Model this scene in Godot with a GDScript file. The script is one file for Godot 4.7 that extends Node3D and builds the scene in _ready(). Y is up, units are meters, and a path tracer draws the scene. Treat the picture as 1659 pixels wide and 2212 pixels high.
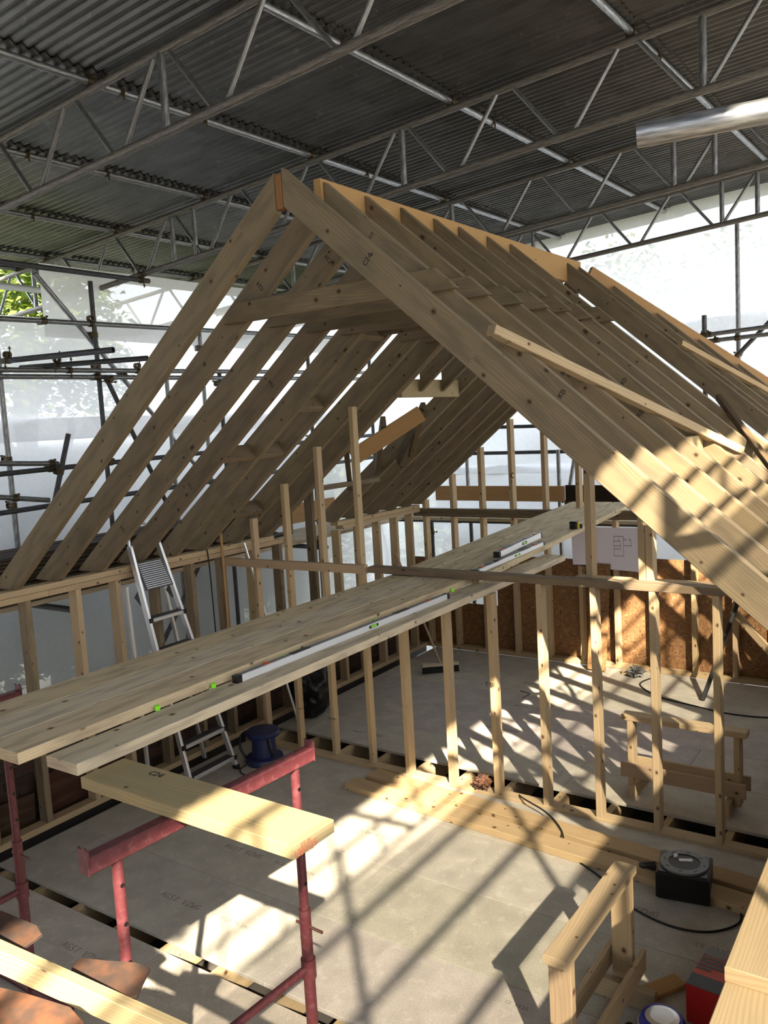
extends Node3D
# A timber roof being framed under a scaffold roof. y is up, metres; the camera is above x = z = 0.
var st: SurfaceTool
var O := Vector3.ZERO          # what the mesh being built is measured from
var C := Color.WHITE           # tint of the piece being built
var R := RandomNumberGenerator.new()
var M := {}
var used := {}
var coupler_mesh: ArrayMesh
var SUN := Vector3(1.0, 1.07, 1.12).normalized()

# ---------- naming and tagging
func tag(o: Node3D, label: String, category := "", group := "", kind := "") -> Node3D:
	o.set_meta("label", label)
	if category: o.set_meta("category", category)
	if group: o.set_meta("group", group)
	if kind: o.set_meta("kind", kind)
	return o

func numbered(called: String) -> String:
	used[called] = used.get(called, -1) + 1
	return called if used[called] == 0 else "%s_%03d" % [called, used[called]]

func thing(called: String, at: Vector3, label: String, category: String, group := "", kind := "") -> Node3D:
	var o := Node3D.new()
	o.name = numbered(called)
	o.position = at
	add_child(o, true)
	tag(o, label, category, group, kind)
	return o

func org(p: Node) -> Vector3:
	var o := Vector3.ZERO
	while p != self and p != null:
		o += p.position
		p = p.get_parent()
	return o

func begin(parent: Node, at := Vector3.ZERO) -> void:
	O = at if parent == self else org(parent)
	st = SurfaceTool.new()
	st.begin(Mesh.PRIMITIVE_TRIANGLES)

func done(called: String, mat: Material, parent: Node = self) -> MeshInstance3D:
	var o := MeshInstance3D.new()
	st.set_material(mat)
	st.index()
	o.mesh = st.commit()
	o.name = numbered(called) if parent == self else called
	if parent == self: o.position = O
	parent.add_child(o, true)
	C = Color.WHITE
	return o

# ---------- geometry (world coordinates in, measured from O)
func vtx(p: Vector3, n: Vector3, uv: Vector2) -> void:
	st.set_normal(n); st.set_uv(uv); st.set_color(C); st.add_vertex(p - O)

func tri(a: Vector3, b: Vector3, c: Vector3, n: Vector3, ua: Vector2, ub: Vector2, uc: Vector2) -> void:
	vtx(a, n, ua)
	if (b - a).cross(c - a).dot(n) > 0:
		vtx(c, n, uc); vtx(b, n, ub)
	else:
		vtx(b, n, ub); vtx(c, n, uc)

func quad(a: Vector3, b: Vector3, c: Vector3, d: Vector3, n: Vector3, u: Array) -> void:
	tri(a, b, c, n, u[0], u[1], u[2]); tri(a, c, d, n, u[0], u[2], u[3])

# a convex polygon with thickness t about its plane, long edges bevelled; grain runs along its longest edge
func prism(P: Array, t: float, bev := 0.0025) -> void:
	var n := P.size()
	var nn := Vector3.ZERO
	var mid := Vector3.ZERO
	for i in n:
		mid += P[i] / n
		nn += (P[i] as Vector3).cross(P[(i + 1) % n])
	nn = nn.normalized()
	var e := Vector3.RIGHT
	var best := 0.0
	for i in n:
		var d: Vector3 = P[(i + 1) % n] - P[i]
		if d.length() > best:
			best = d.length(); e = d.normalized()
	var f := nn.cross(e)
	var lo := 1e9
	var hi := -1e9
	for p in P:
		lo = minf(lo, (p - mid).dot(f)); hi = maxf(hi, (p - mid).dot(f))
	bev = minf(bev, minf(t, hi - lo) * 0.2)
	var u0 := R.randf()
	var v0 := R.randf() * maxf(0.0, 1.0 - (hi - lo) / 0.25)
	var v1 := R.randf() * maxf(0.0, 1.0 - t / 0.25)
	var I := []
	var E := []                                  # outward edge normals
	for i in n:
		var d: Vector3 = (P[(i + 1) % n] - P[i]).normalized()
		E.append(d.cross(nn))
	for i in n:
		var a: Vector3 = E[(i + n - 1) % n]
		var b: Vector3 = E[i]
		I.append(P[i] - (a + b) / maxf(0.15, 1.0 + a.dot(b)) * bev)
	var cuv := func(p: Vector3) -> Vector2: return Vector2((p - mid).dot(e) / 4.0 + u0, ((p - mid).dot(f) - lo) / 0.25 + v0)
	for s in [1.0, -1.0]:
		var off: Vector3 = nn * s * t * 0.5
		for i in range(1, n - 1):
			tri(I[0] + off, I[i] + off, I[i + 1] + off, nn * s, cuv.call(I[0]), cuv.call(I[i]), cuv.call(I[i + 1]))
	for i in n:
		var j := (i + 1) % n
		var a: Vector3 = P[i]
		var b: Vector3 = P[j]
		var m: Vector3 = E[i]
		var h: Vector3 = nn * (t * 0.5 - bev)
		var k: Vector3 = nn * (t * 0.5)
		var along: bool = absf((b - a).normalized().dot(e)) > 0.8
		var q: Array
		if along:
			var ua := (a - mid).dot(e) / 4.0 + u0 + 0.37
			var ub := (b - mid).dot(e) / 4.0 + u0 + 0.37
			q = [Vector2(ua, v1), Vector2(ub, v1), Vector2(ub, v1 + t / 0.25), Vector2(ua, v1 + t / 0.25)]
		else:
			var ua := 0.0
			var ub := (b - a).length() * 0.3
			q = [Vector2(ua + u0, v1), Vector2(ub + u0, v1), Vector2(ub + u0, v1 + t * 3.0), Vector2(ua + u0, v1 + t * 3.0)]
		quad(a - h, b - h, b + h, a + h, m, q)
		for s in [1.0, -1.0]:
			quad(a + h * s, b + h * s, I[j] + k * s, I[i] + k * s, (m + nn * s).normalized(), [q[0], q[1], q[1], q[0]])

# squared timber from a to b: w across (level), d along up
func beam(a: Vector3, b: Vector3, w: float, d: float, up := Vector3.UP, bev := 0.0025) -> void:
	var dir := (b - a).normalized()
	var side := dir.cross(up).normalized()
	var u := side.cross(dir) * d * 0.5
	if w <= d * 1.6: prism([a - u, b - u, b + u, a + u], w, bev)
	else:
		var s := side * w * 0.5
		prism([a - s, b - s, b + s, a + s], d, bev)

func box(lo: Vector3, hi: Vector3, bev := 0.002) -> void:
	var m := (lo + hi) * 0.5
	var s := hi - lo
	if s.x >= s.z: beam(Vector3(lo.x, m.y, m.z), Vector3(hi.x, m.y, m.z), s.z, s.y, Vector3.UP, bev)
	else: beam(Vector3(m.x, m.y, lo.z), Vector3(m.x, m.y, hi.z), s.x, s.y, Vector3.UP, bev)

func basis_of(dir: Vector3) -> Basis:
	var u := Vector3.UP if absf(dir.y) < 0.9 else Vector3.RIGHT
	var s := dir.cross(u).normalized()
	return Basis(s, dir, s.cross(dir))

func shell(a: Vector3, b: Vector3, ra: float, rb: float, seg := 14, inside := false) -> void:
	var dir := (b - a).normalized()
	var B := basis_of(dir)
	var L := (b - a).length()
	for i in seg:
		var t0 := TAU * i / seg
		var t1 := TAU * (i + 1) / seg
		var n0 := (B.x * cos(t0) + B.z * sin(t0))
		var n1 := (B.x * cos(t1) + B.z * sin(t1))
		var k := -1.0 if inside else 1.0
		var pts := [a + n0 * ra, a + n1 * ra, b + n1 * rb, b + n0 * rb]
		var ns := [n0 * k, n1 * k, n1 * k, n0 * k]
		var uv := [Vector2(0, float(i) / seg), Vector2(0, float(i + 1) / seg), Vector2(L * 2.0, float(i + 1) / seg), Vector2(L * 2.0, float(i) / seg)]
		var idx := [0, 1, 2, 0, 2, 3]
		if (pts[1] - pts[0]).cross(pts[2] - pts[0]).dot((n0 + n1) * k) > 0: idx = [0, 2, 1, 0, 3, 2]
		for q in idx: vtx(pts[q], ns[q], uv[q])

func disc(c: Vector3, n: Vector3, r0: float, r1: float, seg := 14) -> void:
	var B := basis_of(n)
	for i in seg:
		var d0 := B.x * cos(TAU * i / seg) + B.z * sin(TAU * i / seg)
		var d1 := B.x * cos(TAU * (i + 1) / seg) + B.z * sin(TAU * (i + 1) / seg)
		if r0 <= 0.0: tri(c, c + d0 * r1, c + d1 * r1, n, Vector2(0.5, 0.5), Vector2(0.5 + 0.3 * d0.x, 0.5 + 0.3 * d0.z), Vector2(0.5 + 0.3 * d1.x, 0.5 + 0.3 * d1.z))
		else: quad(c + d0 * r0, c + d1 * r0, c + d1 * r1, c + d0 * r1, n, [Vector2(0, 0), Vector2(0.1, 0), Vector2(0.1, 0.1), Vector2(0, 0.1)])

# a round tube, open ended when hollow
func tube(a: Vector3, b: Vector3, r: float, hollow := true, seg := 14) -> void:
	var d := (b - a).normalized()
	shell(a, b, r, r, seg)
	if hollow:
		var ri := r * 0.84
		disc(a, -d, ri, r, seg); disc(b, d, ri, r, seg)
		shell(a, a + d * 0.08, ri, ri, seg, true); shell(b - d * 0.08, b, ri, ri, seg, true)
		disc(a + d * 0.08, -d, 0, ri, seg); disc(b - d * 0.08, d, 0, ri, seg)
	else:
		disc(a, -d, 0, r, seg); disc(b, d, 0, r, seg)

# a bent round bar through points
func bar(P: Array, r: float, seg := 8) -> void:
	var rings := []
	var B := Basis()
	for i in P.size():
		var d: Vector3 = (P[mini(i + 1, P.size() - 1)] - P[maxi(i - 1, 0)]).normalized()
		if i == 0: B = basis_of(d)
		else:
			var x := (B.x - d * B.x.dot(d)).normalized()
			B = Basis(x, d, x.cross(d))
		var ring := []
		for k in seg: ring.append((B.x * cos(TAU * k / seg) + B.z * sin(TAU * k / seg)))
		rings.append(ring)
	for i in P.size() - 1:
		for k in seg:
			var k2 := (k + 1) % seg
			var a: Vector3 = rings[i][k]; var b: Vector3 = rings[i][k2]; var c: Vector3 = rings[i + 1][k2]; var d: Vector3 = rings[i + 1][k]
			var pts := [P[i] + a * r, P[i] + b * r, P[i + 1] + c * r, P[i + 1] + d * r]
			var ns := [a, b, c, d]
			var idx := [0, 1, 2, 0, 2, 3]
			if (pts[1] - pts[0]).cross(pts[2] - pts[0]).dot(a + b) > 0: idx = [0, 2, 1, 0, 3, 2]
			for q in idx: vtx(pts[q], ns[q], Vector2(i * 0.1, k / float(seg)))
	disc(P[0], (P[0] - P[1]).normalized(), 0, r, seg); disc(P[-1], (P[-1] - P[-2]).normalized(), 0, r, seg)

func smooth(P: Array, n := 6) -> Array:
	var out := []
	for i in P.size() - 1:
		var p0: Vector3 = P[maxi(i - 1, 0)]; var p3: Vector3 = P[mini(i + 2, P.size() - 1)]
		for k in n: out.append((P[i] as Vector3).cubic_interpolate(P[i + 1], p0, p3, k / float(n)))
	out.append(P[-1])
	return out

# a turned shape: profile of (radius, height) about an axis
func lathe(c: Vector3, axis: Vector3, prof: Array, seg := 28) -> void:
	var B := basis_of(axis.normalized())
	for i in prof.size() - 1:
		var a: Vector2 = prof[i]; var b: Vector2 = prof[i + 1]
		var s := Vector2(b.y - a.y, a.x - b.x).normalized()
		for k in seg:
			var t0 := TAU * k / seg; var t1 := TAU * (k + 1) / seg
			var d0 := B.x * cos(t0) + B.z * sin(t0); var d1 := B.x * cos(t1) + B.z * sin(t1)
			var pts := [c + d0 * a.x + B.y * a.y, c + d1 * a.x + B.y * a.y, c + d1 * b.x + B.y * b.y, c + d0 * b.x + B.y * b.y]
			var n0 := d0 * s.x + B.y * s.y; var n1 := d1 * s.x + B.y * s.y
			var ns := [n0, n1, n1, n0]
			var idx := [0, 1, 2, 0, 2, 3]
			var nrm: Vector3 = (pts[1] - pts[0]).cross(pts[2] - pts[0]) + (pts[2] - pts[0]).cross(pts[3] - pts[0])
			if nrm.dot(n0 + n1) > 0: idx = [0, 2, 1, 0, 3, 2]
			for q in idx: vtx(pts[q], ns[q], Vector2(k / float(seg), i * 0.2))

# flat lettering lying on a face: x along right, y along up
func lettering(called: String, text: String, at: Vector3, right: Vector3, up: Vector3, high: float, mat: Material, parent: Node, mono := false) -> void:
	var t := TextMesh.new()
	var f := SystemFont.new()
	f.font_names = PackedStringArray(["Droid Sans Mono" if mono else "Droid Sans"])
	f.font_weight = 700
	t.font = f; t.text = text; t.font_size = 32; t.pixel_size = high / 24.0; t.depth = 0.0006; t.curve_step = 4.0
	t.material = mat
	var o := MeshInstance3D.new()
	o.mesh = t; o.name = called
	parent.add_child(o, true)
	o.transform = Transform3D(Basis(right.normalized(), up.normalized(), right.normalized().cross(up.normalized())), at - org(parent))

# ---------- textures
func picture(w: int, h: int, f: Callable) -> ImageTexture:
	var b := PackedByteArray()
	b.resize(w * h * 3)
	var k := 0
	for y in h:
		for x in w:
			var c: Color = f.call(x, y)
			b[k] = int(clampf(c.r, 0, 1) * 255.0); b[k + 1] = int(clampf(c.g, 0, 1) * 255.0); b[k + 2] = int(clampf(c.b, 0, 1) * 255.0)
			k += 3
	return ImageTexture.create_from_image(Image.create_from_data(w, h, false, Image.FORMAT_RGB8, b))

func noise(s: int, freq: float, oct := 3) -> FastNoiseLite:
	var n := FastNoiseLite.new()
	n.seed = s; n.frequency = freq; n.fractal_octaves = oct
	n.noise_type = FastNoiseLite.TYPE_SIMPLEX_SMOOTH
	return n

# 4 m x 0.25 m of sawn softwood
func wood(s: int, light: Color, dark: Color, grey: Color, dirt: float, knots: int) -> ImageTexture:
	var w := 1536
	var h := 192
	var n1 := noise(s, 0.004, 2)
	var n2 := noise(s + 1, 0.03, 3)
	var n3 := noise(s + 2, 0.011, 3)
	R.seed = s
	var K := []
	for i in knots: K.append(Vector3(R.randf() * w, R.randf() * h, R.randf_range(4.0, 12.0)))
	var cells := {}
	for k in K:
		for cx in range(int((k.x - 70) / 64), int((k.x + 70) / 64) + 1): cells.get_or_add(cx, []).append(k)
	return picture(w, h, func(x: int, y: int) -> Color:
		var v := float(y)
		var kn := 0.0
		for k in cells.get(x / 64, []):
			var dx: float = (x - k.x) * 1.9
			var dy: float = y - k.y
			var d2: float = (dx * dx * 0.8 + dy * dy) / (k.z * k.z)
			var dw: float = (dx * dx * 0.06 + dy * dy) / (k.z * k.z)
			if dw < 14.0:
				v += dy * 1.2 * exp(-dw * 0.4)
				kn = maxf(kn, exp(-d2 * d2 * 1.2) * (0.45 + 0.5 * exp(-d2 * 5.0)))
		var ring := v * 0.26 + 6.0 * n1.get_noise_2d(x * 0.55, v * 1.4)
		var g := 0.5 + 0.5 * sin(ring * 2.6)
		g = g * g * 0.5 + 0.3 * (0.5 + 0.5 * n2.get_noise_2d(x * 0.12, y * 6.0))
		var c := light.lerp(dark, clampf(g, 0, 1) * 0.62)
		var m := clampf(n3.get_noise_2d(x * 0.6, y * 1.6) * 1.5 + 0.25, 0, 1) * dirt
		c = c.lerp(grey, m)
		return c.lerp(Color(0.20, 0.12, 0.06), clampf(kn * 1.2, 0, 1) * 0.8))

func mat(albedo: Color, rough: float, metal := 0.0, tex: Texture2D = null) -> StandardMaterial3D:
	var m := StandardMaterial3D.new()
	m.albedo_color = albedo; m.roughness = rough; m.metallic = metal
	m.vertex_color_use_as_albedo = true
	if tex: m.albedo_texture = tex
	return m

func wmat(tex: Texture2D, bump := 0.03, rough := 0.75) -> StandardMaterial3D:
	var m := mat(Color.WHITE, rough, 0.0, tex)
	m.metallic_specular = 0.3
	m.heightmap_enabled = true; m.heightmap_texture = tex; m.heightmap_scale = bump
	return m

func tri_map(m: StandardMaterial3D, s: float) -> StandardMaterial3D:
	m.uv1_triplanar = true; m.uv1_world_triplanar = true; m.uv1_scale = Vector3(s, s, s)
	return m

func materials() -> void:
	var W := Color.WHITE
	M.rafter = wmat(wood(11, Color(0.71, 0.64, 0.54), Color(0.52, 0.45, 0.35), Color(0.52, 0.48, 0.42), 0.5, 22))
	M.stud = wmat(wood(21, Color(0.81, 0.73, 0.60), Color(0.66, 0.56, 0.42), Color(0.68, 0.61, 0.50), 0.3, 24))
	M.plank = wmat(wood(31, Color(0.80, 0.75, 0.65), Color(0.64, 0.56, 0.44), Color(0.58, 0.53, 0.46), 0.55, 14))
	M.fresh = wmat(wood(41, Color(0.77, 0.71, 0.57), Color(0.60, 0.53, 0.39), Color(0.63, 0.61, 0.52), 0.3, 8))
	M.orange = wmat(wood(51, Color(0.80, 0.66, 0.48), Color(0.68, 0.52, 0.35), Color(0.72, 0.58, 0.43), 0.3, 5))
	M.old = wmat(wood(61, Color(0.30, 0.25, 0.20), Color(0.16, 0.12, 0.09), Color(0.36, 0.33, 0.29), 0.6, 6), 0.08)
	M.rafter.albedo_color = Color(0.74, 0.73, 0.695); M.stud.albedo_color = Color(0.87, 0.855, 0.83)
	M.fresh.albedo_color = Color(0.84, 0.82, 0.79); M.orange.albedo_color = Color(0.85, 0.82, 0.78)
	# oriented strand board: short strands laid at many angles
	var n1 := noise(71, 0.02, 2)
	var fl := []
	R.seed = 72
	var im := Image.create(512, 512, false, Image.FORMAT_RGB8)
	im.fill(Color(0.52, 0.37, 0.22))
	for i in 2600:
		var a := R.randf() * PI
		var p := Vector2(R.randf() * 512, R.randf() * 512)
		var t := R.randf()
		var c := Color(0.44, 0.29, 0.16).lerp(Color(0.72, 0.55, 0.36), t)
		if R.randf() < 0.08: c = Color(0.30, 0.17, 0.08)
		var L := R.randf_range(10, 30)
		var wd := R.randf_range(1.5, 5)
		for q in int(L):
			for r in int(wd):
				var z := p + Vector2(cos(a), sin(a)) * q + Vector2(-sin(a), cos(a)) * r
				im.set_pixel(posmod(int(z.x), 512), posmod(int(z.y), 512), c)
	M.osb = tri_map(mat(Color(0.9, 0.91, 0.93), 0.7, 0, ImageTexture.create_from_image(im)), 0.95)
	# cement-bonded floor board: grey-beige, fine speckle and scuffs
	var f1 := noise(81, 0.012, 4)
	var f2 := noise(82, 0.25, 2)
	var f3 := noise(83, 0.03, 3)
	M.floor = tri_map(mat(W, 0.62, 0, picture(768, 768, func(x: int, y: int) -> Color:
		var v := 0.655 + 0.055 * f1.get_noise_2d(x, y) + 0.05 * f2.get_noise_2d(x, y)
		var s := smoothstep(0.28, 0.5, f3.get_noise_2d(x, y)) * 0.03
		return Color(v + s, v * 0.965 + s, v * 0.90 + s))), 0.42)
	M.floor.metallic_specular = 0.35
	# galvanised steel, duller and brighter
	var g1 := noise(91, 0.05, 4)
	var gt := picture(256, 256, func(x: int, y: int) -> Color:
		var v := 0.62 + 0.22 * g1.get_noise_2d(x * 0.4, y)
		return Color(v, v, v * 0.985))
	M.galv = mat(Color(0.86, 0.86, 0.86), 0.42, 0.75, gt)
	M.dull = mat(Color(0.50, 0.50, 0.51), 0.55, 0.5, gt)
	M.bright = mat(Color(0.96, 0.97, 1), 0.38, 0.8, gt)
	M.brown = mat(Color(0.68, 0.65, 0.61), 0.5, 0.25, gt)
	M.fitting = mat(Color(0.55, 0.47, 0.33), 0.5, 0.6, gt)
	# corrugated sheet: weathered zinc with dust and flaking patches
	var c1 := noise(101, 0.006, 4)
	var c2 := noise(102, 0.05, 4)
	M.sheet = mat(Color(0.95, 0.96, 0.97), 0.36, 0.7, picture(1024, 256, func(x: int, y: int) -> Color:
		var v := 0.40 + 0.08 * c1.get_noise_2d(x * 0.6, y * 2.0)
		var fk := smoothstep(0.52, 0.60, c2.get_noise_2d(x * 0.30, y * 1.5) + 0.35 * c1.get_noise_2d(x, y))
		var b := Color(v, v * 0.975, v * 0.93)
		return b.lerp(Color(0.60, 0.59, 0.56), fk * 0.35)))
	var r1 := noise(111, 0.03, 4)
	M.red = tri_map(mat(W, 0.55, 0.1, picture(256, 256, func(x: int, y: int) -> Color:
		var k := smoothstep(0.12, 0.5, r1.get_noise_2d(x * 1.7, y * 1.7))
		return Color(0.33, 0.14, 0.155).lerp(Color(0.52, 0.40, 0.39), k * 0.28))), 2.0)
	M.rustred = tri_map(mat(W, 0.6, 0.2, picture(128, 128, func(x: int, y: int) -> Color:
		return Color(0.38, 0.19, 0.18).lerp(Color(0.34, 0.26, 0.22), 0.5 + 0.7 * r1.get_noise_2d(x * 2, y * 2)))), 4.0)
	M.alu = mat(Color(0.88, 0.89, 0.90), 0.32, 0.8)
	M.levelbody = mat(Color(0.86, 0.87, 0.88), 0.35, 0.25)
	M.grip = mat(Color(0.30, 0.30, 0.31), 0.6, 0.5)
	M.black = mat(Color(0.035, 0.035, 0.04), 0.4)
	M.rubber = mat(Color(0.05, 0.05, 0.05), 0.7)
	M.bag = mat(Color(0.02, 0.02, 0.024), 0.38)
	M.grey = mat(Color(0.42, 0.42, 0.41), 0.5)
	M.white = mat(Color(0.88, 0.88, 0.86), 0.6)
	M.blue = mat(Color(0.12, 0.15, 0.30), 0.45)
	M.brightblue = mat(Color(0.16, 0.22, 0.70), 0.4)
	M.ink = mat(Color(0.20, 0.18, 0.15), 0.9)
	M.faint = mat(Color(0.45, 0.43, 0.40), 0.9)
	M.redink = mat(Color(0.72, 0.42, 0.30), 0.9)
	M.boxred = mat(Color(0.60, 0.08, 0.06), 0.5)
	M.boxorange = mat(Color(0.78, 0.27, 0.11), 0.5)
	M.lime = mat(Color(0.55, 0.95, 0.15), 0.3)
	M.amber = mat(Color(0.75, 0.30, 0.08), 0.4)
	M.yellow = mat(Color(0.85, 0.72, 0.10), 0.5)
	M.paper = mat(Color(0.86, 0.84, 0.88), 0.8)
	var k1 := noise(121, 0.02, 4)
	M.clay = tri_map(mat(W, 0.85, 0, picture(256, 256, func(x: int, y: int) -> Color:
		return Color(0.45, 0.28, 0.18).lerp(Color(0.28, 0.21, 0.17), clampf(0.5 + 1.1 * k1.get_noise_2d(x, y), 0, 1)))), 2.5)
	M.brick = mat(Color(0.36, 0.25, 0.20), 0.9)
	M.bark = mat(Color(0.24, 0.19, 0.14), 0.9)
	M.leaf = mat(Color(0.34, 0.42, 0.20), 0.8)
	M.leaf.backlight_enabled = true; M.leaf.backlight = Color(0.5, 0.6, 0.2)
	M.grass = mat(Color(0.42, 0.42, 0.38), 0.95)
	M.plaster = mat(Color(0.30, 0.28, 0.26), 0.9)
	# reinforced plastic sheeting: milky film with a woven grid
	var s1 := noise(131, 0.02, 4)
	M.film = mat(Color(0.98, 0.98, 0.98, 0.88), 0.45, 0, picture(512, 512, func(x: int, y: int) -> Color:
		var line := 1.0 if (x % 16 < 2 or y % 16 < 2) else 0.0
		var v := 0.93 + 0.02 * s1.get_noise_2d(x, y) + 0.05 * line
		return Color(v, v, v)))
	M.film.transparency = BaseMaterial3D.TRANSPARENCY_ALPHA
	M.film.cull_mode = BaseMaterial3D.CULL_DISABLED
	M.film.backlight_enabled = true
	M.film.backlight = Color(1, 1, 1)
	M.clear_film = M.film.duplicate()
	M.clear_film.albedo_color = Color(0.97, 0.97, 0.97, 0.74)
	M.clear_film.backlight = Color(0.62, 0.62, 0.62)

# ---------- scaffold pieces
func make_coupler() -> void:
	begin(null)
	O = Vector3.ZERO
	shell(Vector3(-0.026, 0, 0), Vector3(0.026, 0, 0), 0.031, 0.031, 14)
	disc(Vector3(-0.026, 0, 0), Vector3.LEFT, 0.024, 0.031); disc(Vector3(0.026, 0, 0), Vector3.RIGHT, 0.024, 0.031)
	var q := Vector3(0, 0.052, 0)
	shell(q + Vector3(0, 0, -0.026), q + Vector3(0, 0, 0.026), 0.031, 0.031, 14)
	disc(q + Vector3(0, 0, -0.026), Vector3.FORWARD, 0.024, 0.031); disc(q + Vector3(0, 0, 0.026), Vector3.BACK, 0.024, 0.031)
	tube(Vector3(0, -0.075, 0.034), Vector3(0, 0.02, 0.034), 0.006, false, 6)
	shell(Vector3(0, -0.062, 0.034), Vector3(0, -0.048, 0.034), 0.012, 0.012, 6); disc(Vector3(0, -0.062, 0.034), Vector3.DOWN, 0, 0.012, 6)
	tube(Vector3(0.034, 0.03, 0), Vector3(0.034, 0.125, 0), 0.006, false, 6)
	shell(Vector3(0.034, 0.1, 0), Vector3(0.034, 0.114, 0), 0.012, 0.012, 6); disc(Vector3(0.034, 0.114, 0), Vector3.UP, 0, 0.012, 6)
	st.set_material(M.fitting)
	st.index()
	coupler_mesh = st.commit()

func coupler(parent: Node, p: Vector3, d1: Vector3, d2: Vector3) -> void:
	var o := MeshInstance3D.new()
	o.name = "coupler"
	o.mesh = coupler_mesh
	parent.add_child(o, true)
	var x := d1.normalized()
	var y := d2.cross(d1).normalized()
	o.transform = Transform3D(Basis(x, y, x.cross(y)), p - org(parent))

# a scaffold tube as a thing: tube, and the couplers clamped on it ([share along it, direction of the other tube])
func pole(called: String, label: String, a: Vector3, b: Vector3, m: String, clamps := [], r := 0.0242, group := "") -> Node3D:
	var o := thing(called, a, label, "scaffold tube", group)
	begin(o); tube(a, b, r); done("tube", M[m], o)
	for c in clamps: coupler(o, a.lerp(b, c[0]), b - a, c[1])
	return o

func roof_y(x: float) -> float: return 4.73 + 0.065 * x

func girder(z: float, ref: float, posts: Array, label: String, m: String, x1 := 1.56) -> void:
	var x0 := -9.6
	var o := thing("lattice_girder", Vector3(x0, roof_y(x0), z), label, "scaffold girder", "")
	var B := func(x: float) -> Vector3: return Vector3(x, roof_y(x), z)
	var T := func(x: float) -> Vector3: return Vector3(x, roof_y(x) + 0.45, z)
	begin(o); tube(B.call(x0), B.call(x1), 0.0275); done("bottom_chord", M[m], o)
	begin(o); tube(T.call(x0), T.call(x1), 0.0262); done("top_chord", M[m], o)
	var h := 0.44
	var k := -int((ref - x0) / h)
	while ref + (k + 1) * h < x1:
		var xa := ref + k * h
		var xb := xa + h
		var a: Vector3 = T.call(xa + 0.055) if k % 2 == 0 else B.call(xa + 0.045)
		var b: Vector3 = B.call(xb - 0.045) if k % 2 == 0 else T.call(xb - 0.055)
		begin(o); tube(a, b, 0.0160, false, 10); done("lacing", M["galv"], o)
		k += 1
	for x in posts:
		begin(o); tube(B.call(x), T.call(x), 0.0240, false, 12); done("post", M["galv"], o)

func purlin_x(i: int, z: float) -> float:
	return [-8.80, -8.25, -7.05, -5.78, -4.5, -3.16, -1.82, -0.46, 0.9][i] + 0.04 * (-z - 3.6)

func wave_sheet(L: float, u0: float) -> ArrayMesh:
	begin(null); O = Vector3.ZERO
	var per := 6
	var cols := 10 * per
	var pit := 0.076
	for i in cols:
		var z0 := -i * pit / per
		var z1 := -(i + 1) * pit / per
		var y0 := 0.0125 * cos(TAU * i / per); var y1 := 0.0125 * cos(TAU * (i + 1) / per)
		var s0 := 0.0125 * TAU / pit * sin(TAU * i / per); var s1 := 0.0125 * TAU / pit * sin(TAU * (i + 1) / per)
		var n0 := Vector3(0, -1, s0).normalized(); var n1 := Vector3(0, -1, s1).normalized()
		var p := [Vector3(0, y0, z0), Vector3(0, y1, z1), Vector3(L, y1, z1), Vector3(L, y0, z0)]
		var n := [n0, n1, n1, n0]
		var uv := [Vector2(u0, -z0 + u0), Vector2(u0, -z1 + u0), Vector2(u0 + L * 0.5, -z1 + u0), Vector2(u0 + L * 0.5, -z0 + u0)]
		var idx := [0, 1, 2, 0, 2, 3]
		if (p[1] - p[0]).cross(p[2] - p[0]).dot(n0) > 0: idx = [0, 2, 1, 0, 3, 2]
		for q in idx: vtx(p[q], n[q], uv[q])
	st.set_material(M.sheet); st.index()
	return st.commit()

func film(called: String, label: String, a: Vector3, b: Vector3, up0: float, up1: float, lo: float, sway := 0.03, s := 1, m := "film") -> void:
	# a sheet of film hanging from the line a-b (tops up0, up1) down to lo, gently creased
	var n := noise(s, 0.9, 3)
	var dir := b - a; dir.y = 0
	var out := dir.cross(Vector3.UP).normalized()
	begin(self, Vector3(a.x, lo, a.z))
	var nx := int(dir.length() / 0.16) + 1
	var ny := int((up0 - lo) / 0.16) + 1
	var P := []
	for j in ny + 1:
		for i in nx + 1:
			var p := a + dir * (float(i) / nx)
			p.y = lerpf(lo, lerpf(up0, up1, float(i) / nx), float(j) / ny)
			var L := dir.length() * i / nx
			p += out * sway * (n.get_noise_2d(L * 0.4 + p.y * 0.4, p.y * 0.3 - L * 0.15) * 2.4 + n.get_noise_2d(L * 1.1 - p.y * 1.0, p.y * 0.4) * 0.6)
			P.append(p)
	for j in ny + 1:
		for i in nx + 1:
			var dx: Vector3 = P[j * (nx + 1) + mini(i + 1, nx)] - P[j * (nx + 1) + maxi(i - 1, 0)]
			var dy: Vector3 = P[mini(j + 1, ny) * (nx + 1) + i] - P[maxi(j - 1, 0) * (nx + 1) + i]
			vtx(P[j * (nx + 1) + i], dx.cross(dy).normalized(), Vector2(dir.length() * i / nx / 0.64, P[j * (nx + 1) + i].y / 0.64))
	for j in ny:
		for i in nx:
			var q := j * (nx + 1) + i
			for k in [q, q + nx + 2, q + 1, q, q + nx + 1, q + nx + 2]: st.add_index(k)
	var o := MeshInstance3D.new()
	st.set_material(M[m])
	o.mesh = st.commit()
	o.name = numbered(called); o.position = O
	add_child(o, true)
	tag(o, label, "plastic sheeting")

# ---------- roof timbers
func ltop(x: float) -> float: return 3.93 + 0.79 * (x + 2.65)
func rtop(x: float) -> float: return 3.93 - 0.885 * (x + 2.63)

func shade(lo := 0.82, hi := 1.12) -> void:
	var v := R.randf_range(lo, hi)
	C = Color(v, v * R.randf_range(0.95, 1.02), v * R.randf_range(0.90, 1.03))

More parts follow.
